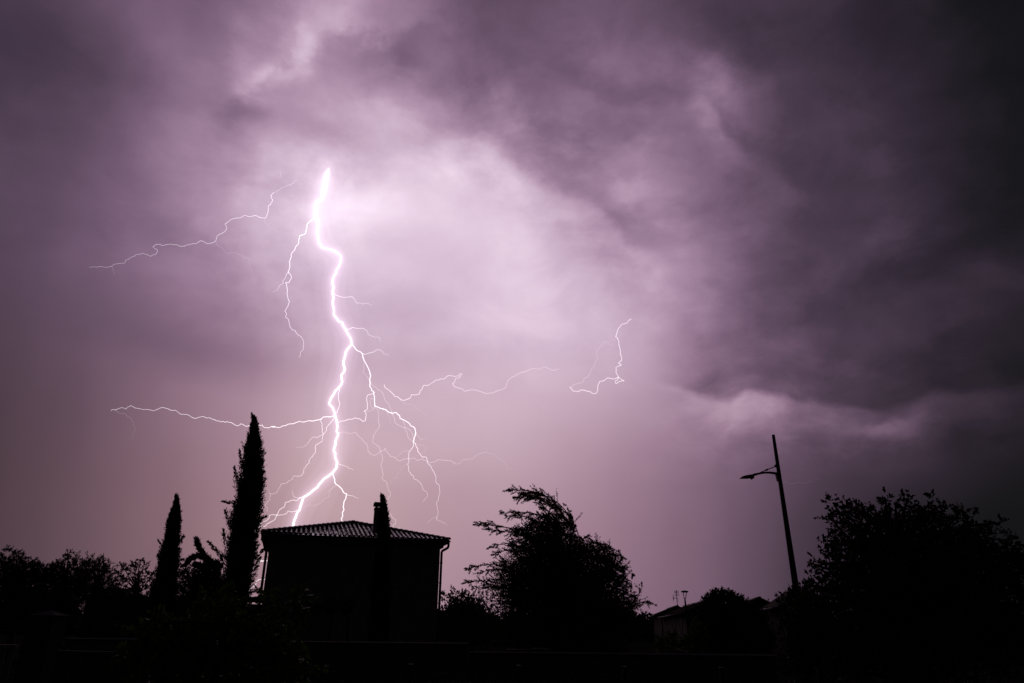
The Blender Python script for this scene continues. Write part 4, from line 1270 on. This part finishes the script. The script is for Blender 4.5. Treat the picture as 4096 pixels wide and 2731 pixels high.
rg = random.Random(77)
MAIN = c6([(1705, 45), (1698, 70), (1690, 95), (1681, 135), (1672, 190), (1660, 235), (1655, 260), (1622, 262), (1616, 280), (1620, 305), (1612, 355), (1612, 365), (1632, 395), (1635, 420), (1628, 470), (1634, 510), (1640, 545), (1660, 575), (1720, 588), (1755, 605), (1788, 630), (1785, 670), (1775, 700), (1758, 725), (1755, 745), (1730, 795), (1738, 840), (1729, 875), (1737, 910), (1733, 960), (1738, 1020), (1760, 1050), (1770, 1068), (1798, 1080), (1812, 1115), (1840, 1165)]) + \
    c7([(770, 140), (735, 180), (718, 230), (705, 290), (717, 330), (690, 375), (697, 425), (660, 480), (632, 520), (596, 590), (640, 660), (655, 720), (660, 760), (655, 800), (668, 820), (655, 850), (645, 900), (632, 940), (645, 970), (645, 1000), (658, 1030), (655, 1070), (625, 1110), (580, 1145), (540, 1180), (510, 1220), (470, 1250), (440, 1275), (405, 1295), (390, 1340), (375, 1390), (345, 1450), (330, 1490), (322, 1530), (318, 1600), (300, 1700), (310, 1850), (295, 2000), (300, 2150), (298, 2262)])
gp = at(MAIN[-1][0], MAIN[-1][1], BY)
bolt = thing('lightning_bolt', (gp.x, BY, 0), 'thick forked white lightning bolt striking down behind the house roof', 'lightning', 'lightning')
mp = bolt_path(MAIN, rg, wander=1.5, lv=1, amp=.05)
kk = mpp(at(1350, 1400, BY))
rad = []
for p in mp:
    px, py = proj(p - Vector((0, 0, EYE)))
    w = 6.8
    if py < 800:
        w = 7 + 12 * math.exp(-((py - 715) / 26) ** 2) + 12 * math.exp(-((py - 765) / 20) ** 2)
        if py < 690: w = 4
    rad.append(w * .5 * kk)
MB().tube([p - bolt.location for p in mp], rad, 10).build('main_channel', E_MAIN, bolt, True)

# halo of the main channel imitated by nested emitting columns, nothing scatters
sm = []
n = len(mp)
for i in range(n):
    sm.append(mp[i])


def resample(P, step):
    out = [P[0]]; acc = 0
    for a, b in zip(P[:-1], P[1:]):
        L = (b - a).length; t = 0
        while acc + (L - t) >= step:
            t += step - acc; out.append(a.lerp(b, t / L)); acc = 0
        acc += L - t
    out.append(P[-1]); return out


def smoothp(P, it):
    for _ in range(it):
        P = [P[0]] + [(P[i - 1] + P[i] * 2 + P[i + 1]) / 4 for i in range(1, len(P) - 1)] + [P[-1]]
    return P


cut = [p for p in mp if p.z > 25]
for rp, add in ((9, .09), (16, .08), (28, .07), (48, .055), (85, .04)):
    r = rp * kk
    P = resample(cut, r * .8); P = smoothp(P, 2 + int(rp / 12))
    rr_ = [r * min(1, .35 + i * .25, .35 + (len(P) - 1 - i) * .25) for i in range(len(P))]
    m_ = vmat('glow_emission', (1.0, .80, 1.0), add / (2 * r))
    o = MB().tube([p - bolt.location for p in P], rr_, 16).build('painted_glow', m_, bolt, True)
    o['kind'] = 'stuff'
# added emitting shells imitate the bloom where the channel leaves the cloud
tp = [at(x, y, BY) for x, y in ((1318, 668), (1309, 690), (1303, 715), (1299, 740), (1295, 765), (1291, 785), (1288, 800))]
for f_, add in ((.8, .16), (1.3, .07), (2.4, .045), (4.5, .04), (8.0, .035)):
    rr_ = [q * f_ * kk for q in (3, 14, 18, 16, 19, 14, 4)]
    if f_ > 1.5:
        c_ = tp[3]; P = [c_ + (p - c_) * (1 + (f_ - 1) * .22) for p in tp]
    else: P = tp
    m_ = vmat('glow_emission', (1.0, .82, 1.0), add / (2 * 17 * f_ * kk))
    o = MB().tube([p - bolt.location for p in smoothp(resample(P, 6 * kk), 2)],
                  [float(np.interp(i, np.linspace(0, len(smoothp(resample(P, 6 * kk), 2)) - 1, 7), rr_)) for i in range(len(smoothp(resample(P, 6 * kk), 2)))], 16).build('painted_glow', m_, bolt, True)
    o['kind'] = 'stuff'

BR = [  # (path, width px, material, taper)
    (c6([(1612, 365), (1590, 390), (1566, 410), (1558, 440), (1552, 465), (1510, 495), (1503, 530), (1483, 570), (1455, 615), (1448, 650), (1440, 670), (1445, 705), (1433, 735), (1455, 775), (1440, 808), (1415, 810), (1425, 840), (1425, 880), (1432, 920), (1441, 940), (1430, 970), (1410, 1000), (1415, 1040), (1437, 1068), (1448, 1110), (1478, 1130), (1497, 1160), (1530, 1190), (1537, 1220), (1533, 1250), (1515, 1280), (1503, 1305)]), 3.6, E_ST, True),
    (c6([(1433, 735), (1420, 760), (1398, 795), (1400, 815), (1378, 825), (1360, 860), (1330, 872)]), 2.8, E_MD, True),
    (c6([(1735, 865), (1755, 895), (1780, 903), (1835, 905), (1868, 908), (1890, 945), (1915, 947), (1955, 948), (1995, 965)]), 3.0, E_MD, True),
    (c6([(1812, 1115), (1838, 1124), (1862, 1112), (1905, 1118), (1942, 1120), (1970, 1160), (2000, 1170), (2048, 1182), (2052, 1208)]), 3.0, E_MD, True),
    (c7([(770, 140), (800, 180), (848, 212), (860, 260), (888, 310), (905, 350), (912, 380), (908, 440), (918, 490), (938, 505), (942, 560), (942, 605), (985, 625), (1040, 650), (1075, 665), (1110, 662), (1130, 680), (1133, 700), (1160, 712), (1200, 735), (1245, 775), (1253, 815), (1240, 850), (1235, 880)]), 4.4, E_ST, False),
    (c7([(1235, 880), (1250, 890), (1268, 930), (1280, 965), (1305, 995), (1335, 998), (1340, 1030), (1365, 1060), (1390, 1105), (1405, 1140), (1405, 1180), (1432, 1210), (1435, 1260), (1425, 1300), (1410, 1335), (1418, 1390), (1420, 1420), (1410, 1450), (1412, 1470)]), 3.6, E_MD, True),
    (c7([(1412, 1445), (1375, 1460), (1340, 1495)]), 2.0, E_LO, False), (c7([(1412, 1470), (1450, 1485), (1485, 1508)]), 2.0, E_LO, False),
    (c7([(1235, 885), (1230, 920), (1205, 950), (1195, 1000), (1192, 1050), (1200, 1100), (1215, 1120), (1240, 1160), (1280, 1180), (1300, 1210), (1305, 1235), (1335, 1255), (1338, 1295), (1310, 1330)]), 3.2, E_MD, True),
    (c7([(848, 212), (865, 218), (905, 205), (935, 200), (965, 180), (995, 190), (1010, 215), (1045, 228)]), 3.0, E_MD, True),
    (c7([(938, 505), (890, 525), (880, 545), (888, 590), (888, 630), (862, 645), (870, 650), (875, 690), (872, 720), (850, 722), (830, 705), (790, 697), (740, 708), (690, 720), (665, 735)]), 3.4, E_MD, False),
    (c7([(942, 605), (932, 635), (900, 645), (880, 655)]), 2.2, E_FT, False),
    (c7([(940, 555), (915, 545), (908, 575), (912, 600), (920, 625), (935, 620)]), 2.0, E_FT, False),
    (c7([(1075, 665), (1090, 700), (1110, 745), (1140, 760), (1168, 772), (1205, 785), (1230, 820), (1235, 850)]), 2.6, E_FT, False),
    (c7([(1155, 712), (1170, 770), (1188, 810), (1195, 845), (1235, 875)]), 2.6, E_FT, False),
    (c7([(1253, 815), (1275, 840), (1310, 860), (1328, 855)]), 2.4, E_FT, True),
    (c7([(860, 275), (855, 345), (875, 375), (895, 405), (935, 460), (985, 490), (1010, 520), (1020, 565), (1050, 590), (1065, 630), (1075, 660)]), 2.4, E_FT, False),
    (c7([(942, 615), (968, 640), (970, 700), (980, 760), (950, 800), (932, 830), (925, 875), (965, 910), (988, 948), (1000, 1000), (990, 1050), (1000, 1100), (998, 1155), (1035, 1190), (1045, 1240), (1062, 1275), (1045, 1310), (1028, 1340), (1035, 1400), (1050, 1410), (1075, 1450), (1100, 1465), (1095, 1500), (1075, 1525), (1130, 1530), (1165, 1545)]), 2.5, E_FT, False),
    (c7([(668, 812), (720, 805), (795, 805), (830, 845), (865, 880), (890, 930), (905, 965), (938, 983), (965, 970), (985, 948), (1015, 945), (1022, 925), (1040, 960), (1060, 990), (1100, 1000), (1110, 1015), (1145, 1018), (1190, 1008), (1245, 1003), (1265, 1018), (1300, 1008), (1340, 1025), (1360, 1035), (1395, 1030), (1420, 1012), (1460, 1017), (1510, 1017), (1550, 1045)]), 2.5, E_FT, False),
    (c7([(1550, 1045), (1610, 1010), (1690, 1000), (1730, 970), (1770, 957)]), 2.3, E_LO, False),
    (c7([(1770, 957), (1830, 965), (1880, 1000), (1920, 1030), (1945, 1065), (1940, 1085), (2000, 1090)]), 2.0, E_TR, True),
    (c7([(640, 682), (600, 690), (550, 692), (540, 705), (480, 720), (410, 728), (370, 722), (330, 740), (270, 755), (210, 770), (165, 762)]) + cz([(1045, 275), (975, 280), (950, 295), (855, 292), (820, 248), (740, 265), (650, 255), (590, 262), (545, 275), (510, 258), (455, 228), (420, 255), (370, 260), (335, 240), (290, 210), (210, 190), (105, 198), (60, 180), (0, 160)]) + cf([(480, 958), (465, 955), (440, 957), (415, 950), (390, 940), (372, 934), (345, 940), (320, 937), (300, 930), (290, 938), (270, 938), (255, 942)]), 3.8, E_ST, True),
    (cf([(262, 941), (285, 948), (300, 957), (306, 970), (311, 985), (305, 1005)]), 2.0, E_TR, True),
    (c7([(540, 705), (530, 712), (545, 745), (545, 800), (548, 850), (520, 890), (492, 915), (488, 965), (455, 1005), (437, 1045), (408, 1080), (405, 1110), (385, 1135), (350, 1138), (330, 1135), (320, 1160), (270, 1192), (230, 1205), (210, 1250), (190, 1268), (150, 1270), (150, 1310), (115, 1355), (130, 1405)]), 3.2, E_MD, True),
    (c7([(150, 1270), (143, 1250), (138, 1235)]), 2.0, E_FT, True),
    (c7([(640, 690), (620, 720), (590, 750), (580, 790), (550, 825), (500, 845), (465, 850), (435, 890), (405, 918), (350, 917)]), 3.0, E_MD, True),
    (c7([(390, 1295), (350, 1325), (310, 1320), (270, 1335), (260, 1370), (225, 1390), (205, 1430), (175, 1475), (130, 1495), (110, 1518), (75, 1520), (20, 1560), (-60, 1640)]), 3.4, E_MD, False),
    (c7([(355, 1395), (330, 1405), (290, 1400), (250, 1430), (200, 1430), (150, 1432), (130, 1470), (100, 1480), (85, 1495), (30, 1540)]), 3.2, E_MD, False),
    (c7([(395, 1297), (350, 1303), (325, 1285), (320, 1245)]), 2.6, E_MD, True),
    (c7([(625, 1112), (635, 1150), (650, 1200), (680, 1220), (700, 1250), (728, 1270), (722, 1310), (708, 1345), (710, 1390), (700, 1430), (690, 1460), (700, 1495), (702, 1560), (690, 1640)]), 4.6, E_ST, False),
    (c7([(728, 1270), (765, 1285), (820, 1305)]), 3.0, E_MD, True),
    (c7([(650, 1210), (600, 1250), (595, 1290), (560, 1310), (535, 1340), (505, 1355), (450, 1355), (400, 1380)]), 2.3, E_FT, True),
    (c7([(660, 1040), (700, 1055), (735, 1065), (780, 1092)]), 3.0, E_MD, True),
    (c7([(676, 478), (668, 510), (670, 560), (680, 590), (668, 630), (655, 660)]), 3.2, E_MD, False),
    (c7([(717, 345), (715, 400), (725, 440)]), 2.4, E_FT, True),
    (cg([(420, 130), (325, 165), (290, 190), (290, 230), (240, 245), (180, 300)]), 3.4, E_MD, False),
    (cg([(380, 470), (285, 478), (215, 480), (160, 525), (150, 580), (75, 630), (10, 720), (-60, 800)]), 3.8, E_ST, False),
    (cg([(285, 478), (210, 452), (140, 435)]), 2.6, E_MD, False),
    (cg([(320, 860), (220, 865), (180, 865), (130, 910), (120, 970), (100, 1005), (0, 1060), (-60, 1100)]), 3.6, E_MD, False),
    (ch_([(1955, 560), (1950, 640), (1965, 670), (2060, 700), (2120, 740)]), 1.8, E_LO, True),
    (c7([(1245, 890), (1275, 905), (1310, 905), (1335, 915), (1325, 955), (1280, 975), (1240, 1000)]), 1.8, E_LO, True),
    (c7([(1205, 950), (1160, 948), (1140, 965), (1100, 995)]), 2.0, E_FT, True),
    (c7([(1190, 1040), (1150, 1070), (1120, 1110), (1105, 1150), (1075, 1160), (1058, 1200)]), 1.8, E_LO, True),
    (c7([(1030, 645), (1055, 690), (1065, 745)]), 1.8, E_LO, True),
]
for (pts, w, m_, tp_) in BR:
    ray_part('branch', pts, w, m_, bolt, rg, taper=tp_)

GRP = 'lightning'


def discharge(label, parts, Y):
    p0 = at(parts[0][0][-1][0], parts[0][0][-1][1], Y)
    root = thing('lightning_bolt', p0, label, 'lightning', GRP)
    for k, (pts, w, m_, tp_) in enumerate(parts):
        ray_part('main_channel' if k == 0 else 'branch', pts, w, m_, root, rg, Y0=Y, taper=tp_)


discharge('thin lightning filament running almost level, high above the cypresses', [
    (c6([(1335, 205), (1315, 225), (1328, 260), (1315, 285), (1298, 295), (1297, 335), (1283, 375), (1250, 372), (1215, 358), (1195, 362), (1140, 357), (1110, 375), (1085, 375), (1048, 385), (1030, 400), (1008, 415), (1020, 450), (1005, 468), (957, 495), (945, 530), (905, 547), (885, 548), (845, 527), (810, 548), (745, 557), (735, 566), (690, 557), (645, 550), (585, 562), (560, 552), (523, 568), (550, 585), (553, 605), (535, 622), (505, 633), (485, 622), (452, 612), (400, 632), (355, 655), (335, 678), (265, 685), (250, 697), (205, 708), (160, 703), (95, 706)]), 3.0, E_MD, True),
    (c6([(1497, 120), (1460, 145), (1420, 160), (1370, 190), (1335, 205)]), 2.3, E_FT, False),
    (c6([(945, 530), (975, 570), (1020, 612), (1075, 605), (1120, 627), (1160, 640), (1175, 665), (1170, 700), (1190, 740), (1195, 780), (1205, 820), (1222, 838)]), 2.0, E_TR, True),
    (c6([(250, 700), (258, 730), (262, 760)]), 1.8, E_TR, True),
    (c6([(1283, 375), (1280, 410), (1310, 440), (1365, 465)]), 1.8, E_LO, True),
    (c6([(1378, 62), (1383, 85), (1388, 100), (1365, 98)]), 1.8, E_FT, True)], 1000)
discharge('wavy lightning arc beneath the cloud edge, between the bolt and the open loop', [
    (c8([(268, 660), (275, 680), (315, 710), (350, 750), (400, 778), (445, 775), (480, 738), (545, 732), (548, 708), (575, 668), (620, 660), (668, 625), (710, 612), (740, 612), (775, 588), (835, 592), (855, 590), (860, 570), (878, 575), (865, 592), (825, 612), (818, 645), (803, 648), (820, 675), (865, 685), (905, 710), (970, 700), (1055, 724), (1125, 722), (1225, 682), (1232, 640), (1260, 605), (1325, 573), (1390, 550), (1430, 535), (1495, 535), (1525, 518), (1590, 548), (1640, 540)]), 3.1, E_MD, True),
    (c8([(400, 778), (440, 815), (485, 812), (530, 850), (575, 885), (612, 908)]), 1.8, E_LO, True)], 950)
discharge('lightning filament bent into an open boot-shaped loop in the sky', [
    (c8([(2203, 153), (2165, 185), (2133, 192), (2100, 235), (2083, 290), (2108, 325), (2118, 380), (2125, 430), (2130, 468), (2103, 492), (2128, 505), (2085, 525), (2085, 560), (2105, 600), (2150, 628), (2085, 650), (2080, 630), (2105, 600), (2075, 615), (2020, 605), (1960, 632), (1940, 680), (1927, 730), (1895, 725), (1870, 712), (1805, 703), (1790, 713), (1750, 710), (1725, 680)]), 3.0, E_MD, False),
    (c8([(1725, 680), (1785, 650), (1830, 632), (1835, 605), (1862, 598), (1890, 545), (1912, 520), (1915, 495), (1945, 455), (1948, 380), (1970, 352), (2020, 330), (2050, 345), (2075, 357)]), 2.6, E_FT, True)], 980)
discharge('very faint lightning thread low in the sky beside the tall lamp post head', [
    ([(3133, 1922), (3168, 1933), (3186, 1929), (3214, 1933), (3230, 1930), (3240, 1919), (3250, 1926), (3260, 1914), (3283, 1914)], 2.0, emat('bolt_far_trace', (1, .9, 1), .022, thin=True), True)], 1100)
